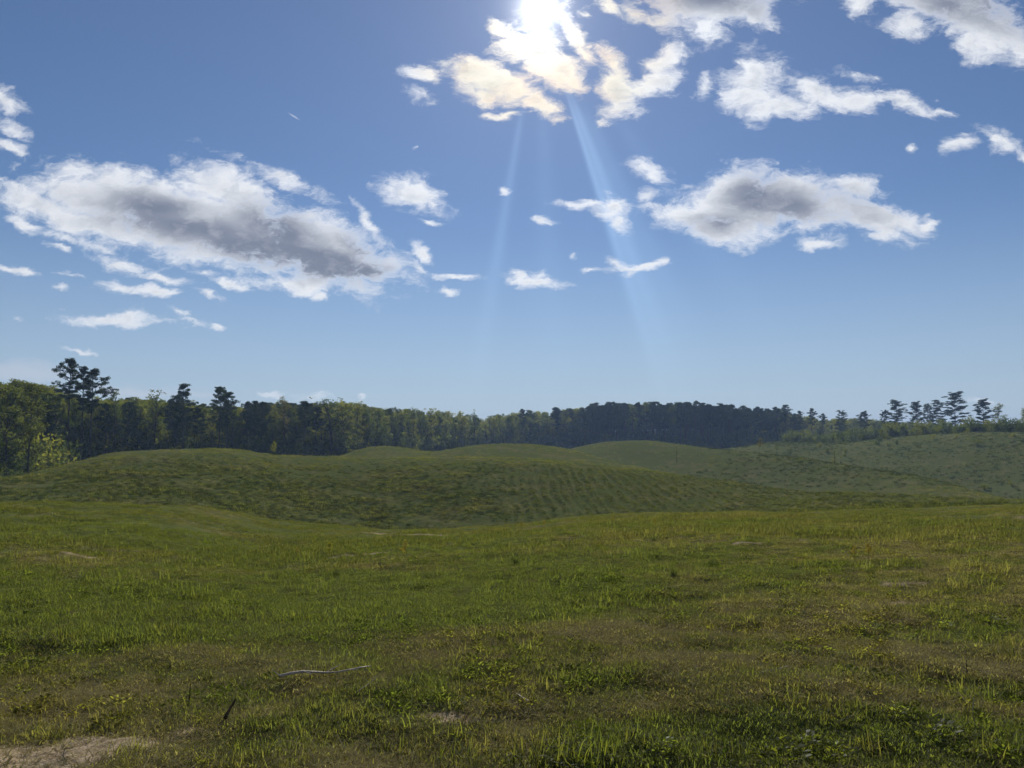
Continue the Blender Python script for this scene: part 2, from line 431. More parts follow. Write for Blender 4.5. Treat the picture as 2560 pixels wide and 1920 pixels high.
def controls(az):
    x = 1280 + F * np.tan(az) * 1.0
    x = np.clip(x, -500, 3000)
    ra, rb, rc, rd, re, rf, zf = rA(x), rB(x), rC(x), rD(x), rE(x), rF(x), zF(x)
    a, b, c, d, e = [tan_at(x, f(x)) * r for f, r in ((yA, ra), (yB, rb), (yC, rc), (yD, rd), (yE, re))]
    one = np.ones_like(x)
    R = [0 * one, 4 * one, 11 * one, ra * .60, ra, ra + 11, rb]
    near = -1.6
    lf = smoothstep(1050, 450, x)          # the hollow in front of the rise on the left
    z20 = near + (a - near) * (.45 + .42 * lf)
    Z = [near * one, (near - .02) * one, near + (a - near) * (.18 + .16 * lf), z20, a, a - 2.9 + 2.1 * smoothstep(1450, 2150, x), b]
    # a dip before each crest, kept below the sight line to it
    def dip(r_lo, z_lo, r_hi, z_hi, depth, frac=.32):
        r = r_lo + (r_hi - r_lo) * frac
        return r, np.minimum(z_lo * r / r_lo, z_hi * r / r_hi) - depth
    for (r0, z0, r1, z1, dp) in ((rb, b, rc, c, .9), (rc, c, rd, d, .9), (rd, d, re, e, .8)):
        rr, zz = dip(r0, z0, r1, z1, dp)
        R += [rr, r1]; Z += [zz, z1]
    # the wood may begin before the last crests on the left
    R += [np.maximum(re + 60, rf + 10)]; Z += [np.minimum(zf, e / re * (re + 60) - 2)]
    R += [R1 * one]; Z += [zf - 4]
    return np.array(R), np.array(Z)


def land_grid():
    R, Z = controls(azs)
    h = np.diff(R, axis=0); dl = np.diff(Z, axis=0) / h
    D = pchip_slopes(h, dl)
    out = np.zeros((NR, NAZ))
    for j in range(NAZ):
        i = np.clip(np.searchsorted(R[:, j], rs) - 1, 0, R.shape[0] - 2)
        hh = h[i, j]; t = np.clip((rs - R[i, j]) / hh, 0, 1)
        out[:, j] = ((2*t**3 - 3*t**2 + 1) * Z[i, j] + (t**3 - 2*t**2 + t) * hh * D[i, j] + (-2*t**3 + 3*t**2) * Z[i + 1, j] + (t**3 - t**2) * hh * D[i + 1, j])
    k = np.exp(-.5 * (np.arange(-18, 19) / 7.0) ** 2); k /= k.sum()
    pad = np.pad(out, ((0, 0), (18, 18)), mode='edge')
    out = sum(k[i] * pad[:, i:i + NAZ] for i in range(37))
    return out + EYE


LAND = land_grid()
AZG, RG = np.meshgrid(azs, rs)
XG, YG = RG * np.sin(AZG), RG * np.cos(AZG)


def bumps(x, y):
    r = np.hypot(x, y)
    b = .040 * fbm(x * 2.2, y * 2.2, 3, 3) * smoothstep(60, 12, r)
    b = b + .07 * fbm(x * .6, y * .6, 3, 5)
    b = b + .08 * fbm(x * .11, y * .11, 3, 9) * smoothstep(14, 50, r)
    # drilled rows down the face of the second rise
    m = smoothstep(-4, 3, x + (y - 70) * .05) * smoothstep(46, 40, x) * smoothstep(48, 54, y) * smoothstep(94, 84, y)
    b = b + .075 * m * np.sin((x + .04 * y + .55 * fbm(x * .25, y * .09, 3, 31)) * 2 * math.pi / .95)
    b = b + .07 * smoothstep(44, 60, r) * smoothstep(130, 100, r) * fbm(x * .9, y * .9, 3, 44)
    return b


LAND = LAND + bumps(XG, YG)


def ground_z(x, y):
    x, y = np.asarray(x, float), np.asarray(y, float)
    az = np.clip(np.arctan2(x, y), AZ_LO, AZ_HI)
    r = np.clip(np.hypot(x, y), R0, R1 * .999)
    fi = (az - AZ_LO) / (AZ_HI - AZ_LO) * (NAZ - 1)
    fj = np.log(r / R0) / math.log(R1 / R0) * (NR - 1)
    i = np.clip(fi.astype(int), 0, NAZ - 2); j = np.clip(fj.astype(int), 0, NR - 2)
    a, b = fi - i, fj - j
    return (LAND[j, i] * (1 - a) + LAND[j, i + 1] * a) * (1 - b) + (LAND[j + 1, i] * (1 - a) + LAND[j + 1, i + 1] * a) * b


def at_px(x, row, rmin=2.0, rmax=500.0):
    """where the sight line through a point of the photograph first meets the land"""
    d = pdir(x, row)
    k = math.hypot(d[0], d[1])
    r = rmin * (rmax / rmin) ** np.linspace(0, 1, 4000)
    X, Y = d[0] / k * r, d[1] / k * r
    zl = EYE + d[2] / k * r
    g = ground_z(X, Y)
    hit = np.nonzero(zl <= g)[0]
    i = hit[0] if len(hit) else 3999
    return float(X[i]), float(Y[i]), float(g[i])


# patches of bare soil: photograph point, half sizes in metres, strength, tilt
PATCH = []
for (px_, py_, ax, ay, s, t) in [
        (95, 1895, .66, .28, 2.0, 14), (330, 1850, .40, .10, 1.7, 22), (20, 1925, .5, .2, 1.3, 0), (720, 1785, .3, .10, .28, 8), (1150, 1795, .34, .09, .55, 2), (1285, 1800, .3, .08, .5, 0),
        (110, 1398, 1.5, .22, .8, 2), (215, 1392, .7, .14, .7, 4), (880, 1388, 1.0, .20, .7, 6), (800, 1402, .4, .12, .6, 0), (1010, 1338, 1.9, .45, 1.5, 0), (960, 1336, 1.1, .3, 1.2, 0),
        (660, 1432, .25, .07, .8, 0), (1825, 1363, 1.0, .16, .8, 0), (2010, 1352, .8, .15, .5, 0), (2250, 1460, .6, .08, .9, -3), (2295, 1512, .35, .12, .4, 0), (1400, 1660, .4, .15, .2, 0)]:
    X_, Y_, _ = at_px(px_, py_)
    PATCH.append((X_, Y_, ax, ay, s, math.radians(t)))
LUSH = []
for (px_, py_, ax, ay, s) in [(300, 1530, 4.2, 1.9, .9), (850, 1500, 3.4, 1.9, .6), (1150, 1470, 3.0, 2.2, .35), (2300, 1850, .9, .5, .8), (1950, 1850, .8, .35, .6), (1850, 1640, .8, .4, .3), (2500, 1750, .5, .35, .6), (150, 1330, 9, 3, .5), (1500, 1320, 9, 2.5, .3), (2400, 1590, 1.2, .7, .35),
                              (1600, 1860, .4, .2, .3)]:
    X_, Y_, _ = at_px(px_, py_)
    LUSH.append((X_, Y_, ax, ay, s))


def bare_at(x, y):
    w = .35 * fbm(x * 1.4, y * 1.4, 3, 71)
    out = np.full(np.shape(x), -1.0)
    for (cx, cy, ax, ay, s, t) in PATCH:
        dx, dy = x - cx, y - cy
        u, v = dx * math.cos(t) + dy * math.sin(t), -dx * math.sin(t) + dy * math.cos(t)
        q = s * (1 - ((u / ax) ** 2 + (v / ay) ** 2))
        out = np.maximum(out, np.clip(q, -1, 1))
    small = fbm(x * 1.1, y * 1.1, 4, 83)
    b = smoothstep(-.05, .6, out + w * .7 + .55 * fbm(x * 6, y * 6, 4, 90))
    # scattered little gaps in the sward
    return np.clip(np.maximum(b, .35 * smoothstep(.72, .95, small)), 0, 1)


def dry_at(x, y):
    """0 fresh green .. 1 old straw"""
    r = np.hypot(x, y)
    d = .32 + .34 * fbm(x * .33, y * .42, 4, 101) + .34 * fbm(x * 1.6, y * 1.9, 3, 113)
    d = d + .16 * smoothstep(-6, 8, x) * smoothstep(60, 20, r) + .22 * smoothstep(10, 4.5, r)
    for (cx, cy, ax, ay, s) in LUSH:
        d = d - s * np.exp(-(((x - cx) / ax) ** 2 + ((y - cy) / ay) ** 2))
    return np.clip(d, 0, 1)


# ------------------------------------------------------------------ mesh helpers
def mesh_from(name, V, Fq, mat=None, smooth=False, mats=None, matidx=None):
    """V (n,3) array, Fq list of (m,k) index arrays"""
    me = bpy.data.meshes.new(name)
    V = np.asarray(V, np.float32)
    me.vertices.add(len(V)); me.vertices.foreach_set('co', V.ravel())
    loops, starts, tot = [], [], 0
    for f in Fq:
        f = np.asarray(f, np.int32)
        if len(f) == 0:
            continue
        loops.append(f.ravel())
        starts.append(tot + np.arange(len(f)) * f.shape[1])
        tot += f.size
    loops = np.concatenate(loops); starts = np.concatenate(starts)
    me.loops.add(len(loops)); me.loops.foreach_set('vertex_index', loops)
    me.polygons.add(len(starts)); me.polygons.foreach_set('loop_start', starts.astype(np.int32))
    me.update(calc_edges=True)
    if smooth:
        me.polygons.foreach_set('use_smooth', np.ones(len(starts), bool))
    for mm in (mats or [mat]):
        me.materials.append(mm)
    if matidx is not None:
        me.polygons.foreach_set('material_index', np.asarray(matidx, np.int32))
    return me


def link(name, me, parent=None, loc=(0, 0, 0), coll=None):
    o = bpy.data.objects.new(name, me)
    (coll or COL).objects.link(o)
    o.location = loc
    if parent is not None:
        o.parent = parent
    return o


def tag(o, label=None, cat=None, group=None, kind=None):
    for k, v in (('label', label), ('category', cat), ('group', group), ('kind', kind)):
        if v:
            o[k] = v
    return o


def attr(me, name, vals):
    a = me.attributes.new(name, 'FLOAT', 'POINT')
    a.data.foreach_set('value', np.asarray(vals, np.float32))


# ------------------------------------------------------------------ materials
def new_mat(name):
    mt = bpy.data.materials.new(name)
    mt.use_nodes = True
    mt.node_tree.nodes.clear()
    return mt, NT(mt.node_tree)


def leaf_mat(name, green, straw, use_dry=True, trans=.45, gloss=.05, rough=.35, var=.35, fres=True):
    """thin leaves: light from behind shines through them"""
    mt, T = new_mat(name)
    info = T.n('ShaderNodeObjectInfo')
    pos = T.n('ShaderNodeNewGeometry').outputs['Position']
    rnd = info.outputs['Random']
    if use_dry:
        dry = T.n('ShaderNodeAttribute', attribute_type='INSTANCER', attribute_name='dry').outputs['Fac']
    else:
        dry = T.noise(pos, .8, 3).outputs[0]
    n2 = T.noise(pos, 9.0, 2).outputs[0]
    f = T.m('ADD', dry, T.m('MULTIPLY_ADD', rnd, .5, -.25))
    f = T.m('ADD', f, T.m('MULTIPLY_ADD', n2, .5, -.25))
    c = T.mix(T.ramp(f, .25, .95, smooth=False), green, straw)
    hv = T.n('ShaderNodeHueSaturation', {0: T.m('MULTIPLY_ADD', rnd, .03, .485), 1: 1.0, 2: T.m('MULTIPLY_ADD', T.m('FRACT', T.m('MULTIPLY', rnd, 7.31)), var * 2, 1 - var), 4: c}).outputs[0]
    dif = T.n('ShaderNodeBsdfDiffuse', {0: hv, 1: .5}).outputs[0]
    tc = T.n('ShaderNodeVectorMath', {0: hv, 1: (1.25, 1.25, .55)}, operation='MULTIPLY').outputs[0]
    tr = T.n('ShaderNodeBsdfTranslucent', {0: tc}).outputs[0]
    s = T.n('ShaderNodeMixShader', {0: trans, 1: dif, 2: tr}).outputs[0]
    gl = T.n('ShaderNodeBsdfGlossy', {0: (.9, .95, 1, 1), 1: rough}).outputs[0]
    s = T.n('ShaderNodeMixShader', {0: gloss, 1: s, 2: gl}).outputs[0]
    T.n('ShaderNodeOutputMaterial', {0: s})
    return mt


def tree_leaf_mat(name, c1, c2, trans=.4, sc=.5):
    mt, T = new_mat(name)
    info = T.n('ShaderNodeObjectInfo')
    pos = T.n('ShaderNodeNewGeometry').outputs['Position']
    n = T.noise(pos, sc, 4).outputs[0]
    f = T.m('ADD', n, T.m('MULTIPLY_ADD', info.outputs['Random'], .7, -.35))
    c = T.mix(T.ramp(f, .3, .7), c1, c2)
    v = T.m('MULTIPLY_ADD', T.m('FRACT', T.m('MULTIPLY', info.outputs['Random'], 13.7)), .5, .75)
    c = T.n('ShaderNodeHueSaturation', {0: .5, 1: 1.0, 2: v, 4: c}).outputs[0]
    dif = T.n('ShaderNodeBsdfDiffuse', {0: c}).outputs[0]
    tc = T.n('ShaderNodeVectorMath', {0: c, 1: (1.25, 1.2, .6)}, operation='MULTIPLY').outputs[0]
    tr = T.n('ShaderNodeBsdfTranslucent', {0: tc}).outputs[0]
    s = T.n('ShaderNodeMixShader', {0: trans, 1: dif, 2: tr}).outputs[0]
    T.n('ShaderNodeOutputMaterial', {0: s})
    return mt


def bark_mat(name, c1, c2, gloss=0.0):
    mt, T = new_mat(name)
    pos = T.n('ShaderNodeNewGeometry').outputs['Position']
    st = T.n('ShaderNodeMapping', {0: pos, 3: (1, 1, .25)}).outputs[0]
    n = T.noise(st, 6.0, 5).outputs[0]
    c = T.mix(T.ramp(n, .35, .65), c1, c2)
    bp = T.n('ShaderNodeBump', {0: .6, 1: .05, 'Height': n}).outputs[0]
    s = T.n('ShaderNodeBsdfDiffuse', {0: c, 1: .6, 2: bp}).outputs[0]
    if gloss:
        gl = T.n('ShaderNodeBsdfGlossy', {0: (1, .96, .88, 1), 1: .42, 'Normal': bp}).outputs[0]
        s = T.n('ShaderNodeMixShader', {0: gloss, 1: s, 2: gl}).outputs[0]
    T.n('ShaderNodeOutputMaterial', {0: s})
    return mt


M_PINE = tree_leaf_mat('pine_needles', (.028, .046, .018), (.055, .078, .030), .25)
M_LEAF = tree_leaf_mat('spring_leaves', (.105, .130, .030), (.185, .200, .048), .64)
M_LEAFD = tree_leaf_mat('dark_leaves', (.060, .088, .026), (.110, .134, .040), .55)
M_PALE = tree_leaf_mat('pale_buds', (.13, .12, .055), (.17, .15, .07), .45)
M_YEL = tree_leaf_mat('yellow_leaves', (.17, .17, .03), (.24, .20, .05), .5)
M_BARK = bark_mat('bark', (.045, .035, .028), (.10, .08, .065))
M_TWIG = bark_mat('dead_wood', (.20, .155, .11), (.38, .31, .24), .14)
M_DARKTWIG = bark_mat('dark_dead_wood', (.02, .016, .013), (.05, .04, .03))


def ground_material():
    mt, T = new_mat('meadow_soil')
    pos = T.n('ShaderNodeNewGeometry').outputs['Position']
    bare = T.n('ShaderNodeAttribute', attribute_name='bare').outputs['Fac']
    dry = T.n('ShaderNodeAttribute', attribute_name='dry').outputs['Fac']
    dist = T.n('ShaderNodeVectorMath', {0: pos}, operation='LENGTH').outputs['Value']
    far = T.ramp(dist, 14.0, 60.0)
    nf = T.noise(pos, 14.0, 6, .65).outputs[0]
    nb = T.noise(pos, 1.3, 6, .6).outputs[0]
    nt = T.noise(pos, 55.0, 4, .6).outputs[0]
    # thatch and soil seen between the blades
    thatch = T.mix(T.ramp(nf, .35, .65), (.080, .072, .032), (.17, .145, .078))
    moss = T.mix(T.ramp(nb, .4, .62), (.075, .092, .028), (.115, .128, .040))
    under = T.mix(T.ramp(T.m('ADD', dry, T.m('MULTIPLY_ADD', nf, 1.0, -.5)), .25, .8), moss, thatch)
    fargreen = T.mix(T.ramp(T.m('ADD', dry, T.m('MULTIPLY_ADD', nb, .8, -.4)), .2, .9), (.088, .104, .036), (.135, .128, .055))
    sward = T.mix(far, under, fargreen)
    soil = T.mix(T.ramp(nf, .3, .7), (.20, .155, .10), (.40, .325, .23))
    soil = T.mix(T.ramp(nt, .55, .7, 0, .5), soil, (.16, .12, .075))
    c = T.mix(bare, sward, soil)
    hgt = T.m('ADD', T.m('MULTIPLY', nf, .6), T.m('MULTIPLY', nt, .25))
    bp = T.n('ShaderNodeBump', {0: .7, 1: .05, 'Height': hgt}).outputs[0]
    nfar = T.noise(pos, 3.0, 5, .7).outputs[0]
    bp2 = T.n('ShaderNodeBump', {0: .7, 1: .10, 'Height': T.m('MULTIPLY', nfar, far), 'Normal': bp}).outputs[0]
    s = T.n('ShaderNodeBsdfDiffuse', {0: c, 1: .1, 2: bp2}).outputs[0]
    T.n('ShaderNodeOutputMaterial', {0: s})
    return mt


# ------------------------------------------------------------------ ground, one sheet to the horizon
def build_ground():
    mt = ground_material()
    # in front: fine; behind and beside the camera: the same land continued coarsely
    naz2 = 60
    az_b = np.linspace(AZ_HI, AZ_LO + 2 * math.pi, naz2 + 2)[1:-1]
    zb = np.empty((NR, naz2))
    w = smoothstep(0, 1, (az_b - AZ_HI) / (az_b[-1] - AZ_HI))
    L, Rr = LAND[:, :1], LAND[:, -1:]
    zb = Rr * (1 - w) + L * w
    n_r, n_a = NR, NAZ + naz2
    az_all = np.concatenate([azs, az_b])
    Z = np.concatenate([LAND, zb], axis=1)
    A, R = np.meshgrid(az_all, rs)
    X, Y = R * np.sin(A), R * np.cos(A)
    V = np.stack([X, Y, Z], -1).reshape(-1, 3)
    j, i = np.meshgrid(np.arange(n_r - 1), np.arange(n_a), indexing='ij')
    i2 = (i + 1) % n_a
    q = np.stack([j * n_a + i, j * n_a + i2, (j + 1) * n_a + i2, (j + 1) * n_a + i], -1).reshape(-1, 4)[:, ::-1]
    # cap under the camera and a far skirt out to the horizon
    V = np.vstack([V, [[0, 0, float(Z[0].mean())]]])
    c = len(V) - 1
    t = np.stack([np.full(n_a, c), np.arange(n_a), (np.arange(n_a) + 1) % n_a], -1)[:, ::-1]
    base = len(V)
    last = (n_r - 1) * n_a
    Vf = np.stack([2600 * np.sin(az_all), 2600 * np.cos(az_all), Z[-1] - 4.0], -1)
    V = np.vstack([V, Vf])
    k = np.arange(n_a); k2 = (k + 1) % n_a
    q2 = np.stack([last + k, last + k2, base + k2, base + k], -1)[:, ::-1]
    me = mesh_from('ground', V, [q, t, q2], mt, smooth=True)
    x, y = V[:, 0], V[:, 1]
    attr(me, 'bare', bare_at(x, y) * smoothstep(75, 40, np.hypot(x, y)))
    attr(me, 'dry', dry_at(x, y))
    o = link('ground', me)
    tag(o, 'rolling grassy meadow with bare soil patches and low green rises', None, None, 'structure')


build_ground()


# ------------------------------------------------------------------ plants as instances (grass nobody could count)
def blades(n, rad, h0, h1, w, bend, seed, segs=3, flat=0.0):
    r = np.random.default_rng(seed)
    V, Q, Tt = [], [], []
    for k in range(n):
        a = r.uniform(0, 2 * math.pi); q = rad * math.sqrt(r.uniform())
        bx, by = q * math.cos(a), q * math.sin(a)
        az = r.uniform(0, 2 * math.pi)
        h = r.uniform(h0, h1)
        lean = r.uniform(.1, bend) + flat
        wd = w * r.uniform(.6, 1.2)
        sdx, sdy = -math.sin(az), math.cos(az)
        tw = r.uniform(-.5, .5)
        base = len(V)
        th = r.uniform(0, .25) + flat
        px, py, pz = bx, by, -.01
        for s in range(segs + 1):
            t = s / segs
            ww = wd * (1 - t) ** .7 * .5
            if s == segs:
                V.append((px, py, pz))
            else:
                V.append((px - sdx * ww, py - sdy * ww, pz)); V.append((px + sdx * ww, py + sdy * ww, pz))
            th = min(th + lean / segs * (1 + t), 2.4)
            st = h / segs
            px += math.sin(th) * math.cos(az + tw * t) * st
            py += math.sin(th) * math.sin(az + tw * t) * st
            pz += math.cos(th) * st
            if pz < .004:
                pz = .004 + r.uniform(0, .01)
        for s in range(segs - 1):
            b = base + 2 * s
            Q.append((b, b + 1, b + 3, b + 2))
        b = base + 2 * (segs - 1)
        Tt.append((b, b + 1, b + 2))
    return np.array(V), [np.array(Q).reshape(-1, 4), np.array(Tt)]


def weed(n, rad, h, leaf, seed):
    """low broad-leaved plant"""
    r = np.random.default_rng(seed)
    V, Q = [], []
    for k in range(n):
        a = r.uniform(0, 2 * math.pi); q = rad * r.uniform(.05, 1)
        z = h * r.uniform(.15, 1) * (1 - .5 * q / rad)
        c = Vector((q * math.cos(a), q * math.sin(a), z))
        out = Vector((math.cos(a), math.sin(a), r.uniform(.1, 1.3))).normalized()
        side = out.cross(Vector((0, 0, 1))).normalized()
        side = (side + Vector((0, 0, r.uniform(-.5, .5)))).normalized()
        L = leaf * r.uniform(.6, 1.2)
        b = len(V)
        V += [c, c + out * L * .5 + side * L * .28, c + out * L + Vector((0, 0, -L * .15)), c + out * L * .5 - side * L * .28]
        Q.append((b, b + 1, b + 2, b + 3))
    return np.array([tuple(v) for v in V]), [np.array(Q)]


def gn_scatter(name, pts, scl, rot, idx, dry, protos, label, cat):
    """one object carrying the points; a geometry-node tree puts a plant on each"""
    me = bpy.data.meshes.new(name)
    me.vertices.add(len(pts)); me.vertices.foreach_set('co', np.asarray(pts, np.float32).ravel())
    attr(me, 'scl', scl); attr(me, 'dry', dry)
    a = me.attributes.new('rot', 'FLOAT_VECTOR', 'POINT'); a.data.foreach_set('vector', np.asarray(rot, np.float32).ravel())
    a = me.attributes.new('idx', 'INT', 'POINT'); a.data.foreach_set('value', np.asarray(idx, np.int32))
    o = link(name, me)
    tag(o, label, cat, None, 'stuff')
    pc = bpy.data.collections.new(name + '_plants')
    for k, m_ in enumerate(protos):
        po = bpy.data.objects.new('plant_%02d' % k, m_)
        pc.objects.link(po)
    ng = bpy.data.node_groups.new(name, 'GeometryNodeTree')
    ng.interface.new_socket('Geometry', in_out='INPUT', socket_type='NodeSocketGeometry')
    ng.interface.new_socket('Geometry', in_out='OUTPUT', socket_type='NodeSocketGeometry')
    N, L = ng.nodes, ng.links
    gi, go = N.new('NodeGroupInput'), N.new('NodeGroupOutput')
    ci = N.new('GeometryNodeCollectionInfo'); ci.inputs[0].default_value = pc
    ci.inputs['Separate Children'].default_value = True; ci.inputs['Reset Children'].default_value = True

    def na(nm, dt):
        x = N.new('GeometryNodeInputNamedAttribute'); x.data_type = dt; x.inputs[0].default_value = nm
        return x.outputs[0]
    ip = N.new('GeometryNodeInstanceOnPoints')
    ip.inputs['Pick Instance'].default_value = True
    L.new(gi.outputs[0], ip.inputs['Points']); L.new(ci.outputs[0], ip.inputs['Instance'])
    L.new(na('idx', 'INT'), ip.inputs['Instance Index']); L.new(na('rot', 'FLOAT_VECTOR'), ip.inputs['Rotation'])
    L.new(na('scl', 'FLOAT'), ip.inputs['Scale']); L.new(ip.outputs[0], go.inputs[0])
    md = o.modifiers.new('plants', 'NODES'); md.node_group = ng
    return o


def ring_points(n, r0, r1, half=math.radians(38), power=1.0):
    """random points in a fan ahead of the camera; density falls with distance"""
    az = rng.uniform(-half, half, n)
    if power == 0:                       # even per area
        r = np.sqrt(rng.uniform(r0 * r0, r1 * r1, n))
    elif power == 1:                     # density as 1/r
        r = rng.uniform(r0, r1, n)
    else:                                # density as 1/r^2
        r = r0 * (r1 / r0) ** rng.uniform(0, 1, n)
    return r * np.sin(az), r * np.cos(az)


QUICK = bool(os.environ.get('QUICK'))


def build_grass():
    g1 = leaf_mat('grass_blades', (.142, .168, .046), (.25, .22, .09), trans=.6, gloss=.008, rough=.6)
    g2 = leaf_mat('straw_blades', (.25, .22, .105), (.38, .335, .185), trans=.42, gloss=0.0, var=.4)
    g3 = leaf_mat('weed_leaves', (.125, .165, .034), (.21, .19, .055), trans=.62, gloss=0.0)
    g4 = leaf_mat('far_grass_blades', (.138, .156, .052), (.205, .185, .085), trans=.52, gloss=0.0)
    P = []
    # 0-5 fine green tufts, 6-8 taller clumps, 9-11 straw, 12-14 weeds, 15-18 middle distance, 19-22 far
    for k in range(6):
        V, Fq = blades(22, .085, .03, .095, .0062, 2.2, 200 + k, 3); P.append(mesh_from('tuft', V, Fq, g1))
    for k in range(3):
        V, Fq = blades(26, .08, .08, .21, .0095, 2.0, 220 + k, 4); P.append(mesh_from('clump', V, Fq, g1))
    for k in range(3):
        V, Fq = blades(18, .12, .05, .20, .0048, .9, 240 + k, 3, flat=1.0); P.append(mesh_from('straw', V, Fq, g2))
    for k in range(3):
        V, Fq = weed(40, .10, .07, .034, 260 + k); P.append(mesh_from('weed', V, Fq, g3))
    for k in range(4):
        V, Fq = blades(26, .20, .06, .17, .016, 1.5, 280 + k, 2); P.append(mesh_from('tussock', V, Fq, g4))
    for k in range(4):
        V, Fq = blades(26, .45, .10, .26, .05, 1.4, 300 + k, 2); P.append(mesh_from('far_tussock', V, Fq, g4))
    g5 = leaf_mat('coarse_shaded_blades', (.062, .084, .030), (.105, .108, .048), trans=.30, gloss=0.0)  # coarse growth coloured darker, so the face of the rise looks self-shaded
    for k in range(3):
        V, Fq = blades(34, .22, .12, .30, .022, 1.6, 320 + k, 2); P.append(mesh_from('coarse_shaded_tussock', V, Fq, g5))
    for k in range(3):      # the short felt of moss, clover and old blades close to the soil
        V, Fq = blades(44, .13, .015, .045, .0055, 2.6, 340 + k, 2, flat=.3); P.append(mesh_from('felt', V, Fq, g1))
    for k in range(2):
        V, Fq = blades(40, .14, .03, .10, .0045, .9, 350 + k, 2, flat=1.2); P.append(mesh_from('thatch', V, Fq, g2))
    XS, YS, IX, SC_ = [], [], [], []

    def put(x, y, lo, hi, s0, s1, keep):
        k = rng.uniform(size=len(x)) < keep
        x, y = x[k], y[k]
        s0 = s0[k] if np.ndim(s0) else s0
        s1 = s1[k] if np.ndim(s1) else s1
        XS.append(x); YS.append(y); IX.append(rng.integers(lo, hi + 1, len(x))); SC_.append(rng.uniform(0, 1, len(x)) ** 1.3 * (s1 - s0) + s0)
    q = .35 if QUICK else 1.0
    # near sward
    x, y = ring_points(int(190000 * q), 2.2, 26, half=math.radians(47), power=1)
    b, d = bare_at(x, y), dry_at(x, y)
    n = fbm(x * 1.7, y * 1.7, 3, 131)
    n2 = fbm(x * 5.5, y * 5.5, 2, 133)
    den = (1 - b) ** 2 * np.clip(.70 + .6 * n + .7 * n2, .10, 1) * (1 - .42 * d)
    put(x, y, 0, 5, .5 + .0 * x, np.clip(1.1 + .6 * n + .4 * n2 - .5 * d, .55, 1.8), den)
    x, y = ring_points(int(92000 * q), 2.2, 17, half=math.radians(47), power=1)
    b, d = bare_at(x, y), dry_at(x, y)
    k = rng.uniform(size=len(x)) < d * 1.1
    put(x[k], y[k], 29, 30, .6, 1.2, 1 - .93 * smoothstep(.3, .9, b[k]))
    put(x[~k], y[~k], 26, 28, .6, 1.3, .9 * (1 - b[~k]) ** 2)
    # a sparse growth in the bare patches
    x, y = ring_points(int(9000 * q), 2.2, 24, power=1)
    put(x, y, 0, 5, .3, .7, .25 + 0 * x)
    # taller clumps in their own patches
    x, y = ring_points(int(20000 * q), 2.2, 26, half=math.radians(47), power=1)
    b, d = bare_at(x, y), dry_at(x, y)
    n = fbm(x * .9, y * .9, 3, 137)
    put(x, y, 6, 8, .4, .85 + .45 * smoothstep(6, 12, np.hypot(x, y)), (1 - b) ** 3 * smoothstep(.08, .8, n + .6 * (.5 - d)) * .6 * (.45 + .55 * smoothstep(4, 9, np.hypot(x, y))))
    # straw lying about
    x, y = ring_points(int(105000 * q), 2.2, 26, half=math.radians(47), power=1)
    b, d = bare_at(x, y), dry_at(x, y)
    n = fbm(x * 1.1, y * 1.3, 3, 139)
    put(x, y, 9, 11, .5, 1.35, np.clip(.12 + .75 * d + .35 * n, .05, 1) * (1 - .85 * smoothstep(.4, .95, b)))
    # weeds
    x, y = ring_points(int(11000 * q), 2.2, 26, power=1)
    n = fbm(x * .8, y * .8, 3, 149)
    put(x, y, 12, 14, .35, 1.1, smoothstep(-.2, .6, n) * (1 - bare_at(x, y)) * .9)
    # middle distance
    x, y = ring_points(int(140000 * q), 15, 56, half=math.radians(43), power=1)
    b, d = bare_at(x, y), dry_at(x, y)
    n = fbm(x * .6, y * .6, 4, 151)
    put(x, y, 15, 18, .4, (.95 + .6 * n) * (1 - .35 * smoothstep(24, 38, np.hypot(x, y))), np.clip((1 - b) ** 2 * (.6 + .6 * n), 0, 1) * smoothstep(14, 24, np.hypot(x, y)))
    # the rise behind, thick on its rows
    x, y = ring_points(int(75000 * q), 46, 130, half=math.radians(37), power=0)
    n = fbm(x * .35, y * .35, 4, 157)
    m = smoothstep(-4, 3, x + (y - 70) * .05) * smoothstep(46, 40, x) * smoothstep(48, 54, y) * smoothstep(94, 84, y)
    row = .5 + .5 * np.sin((x + .04 * y + .55 * fbm(x * .25, y * .09, 3, 31)) * 2 * math.pi / .95)
    face = smoothstep(98, 80, np.hypot(x, y))
    put(x, y, 19, 22, .35, .75 + .45 * n + .15 * face, np.clip(.25 + .45 * face + .6 * n, .04, 1) * (1 - m))
    x, y = ring_points(int(95000 * q), 44, 100, half=math.radians(37), power=0)
    n = fbm(x * .35, y * .35, 4, 157)
    m = smoothstep(-4, 3, x + (y - 70) * .05) * smoothstep(46, 40, x) * smoothstep(48, 54, y) * smoothstep(94, 84, y)
    row = .5 + .5 * np.sin((x + .04 * y + .55 * fbm(x * .25, y * .09, 3, 31)) * 2 * math.pi / .95)
    put(x, y, 15, 18, .6, 1.5, m * row ** 1.6 * np.clip(.5 + .5 * n, 0, 1))
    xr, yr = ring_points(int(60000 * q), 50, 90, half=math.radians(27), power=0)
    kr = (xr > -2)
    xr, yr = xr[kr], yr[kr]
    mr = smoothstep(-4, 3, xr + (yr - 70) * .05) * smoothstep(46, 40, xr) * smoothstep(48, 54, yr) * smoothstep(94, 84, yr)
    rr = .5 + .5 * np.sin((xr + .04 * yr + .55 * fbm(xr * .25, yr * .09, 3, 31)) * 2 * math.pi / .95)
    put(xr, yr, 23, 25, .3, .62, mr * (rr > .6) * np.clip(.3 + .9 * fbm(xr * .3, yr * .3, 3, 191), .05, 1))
    low = smoothstep(96, 78, np.hypot(x, y) + 5 * n) * smoothstep(44, 50, np.hypot(x, y)) * smoothstep(42, 28, x)
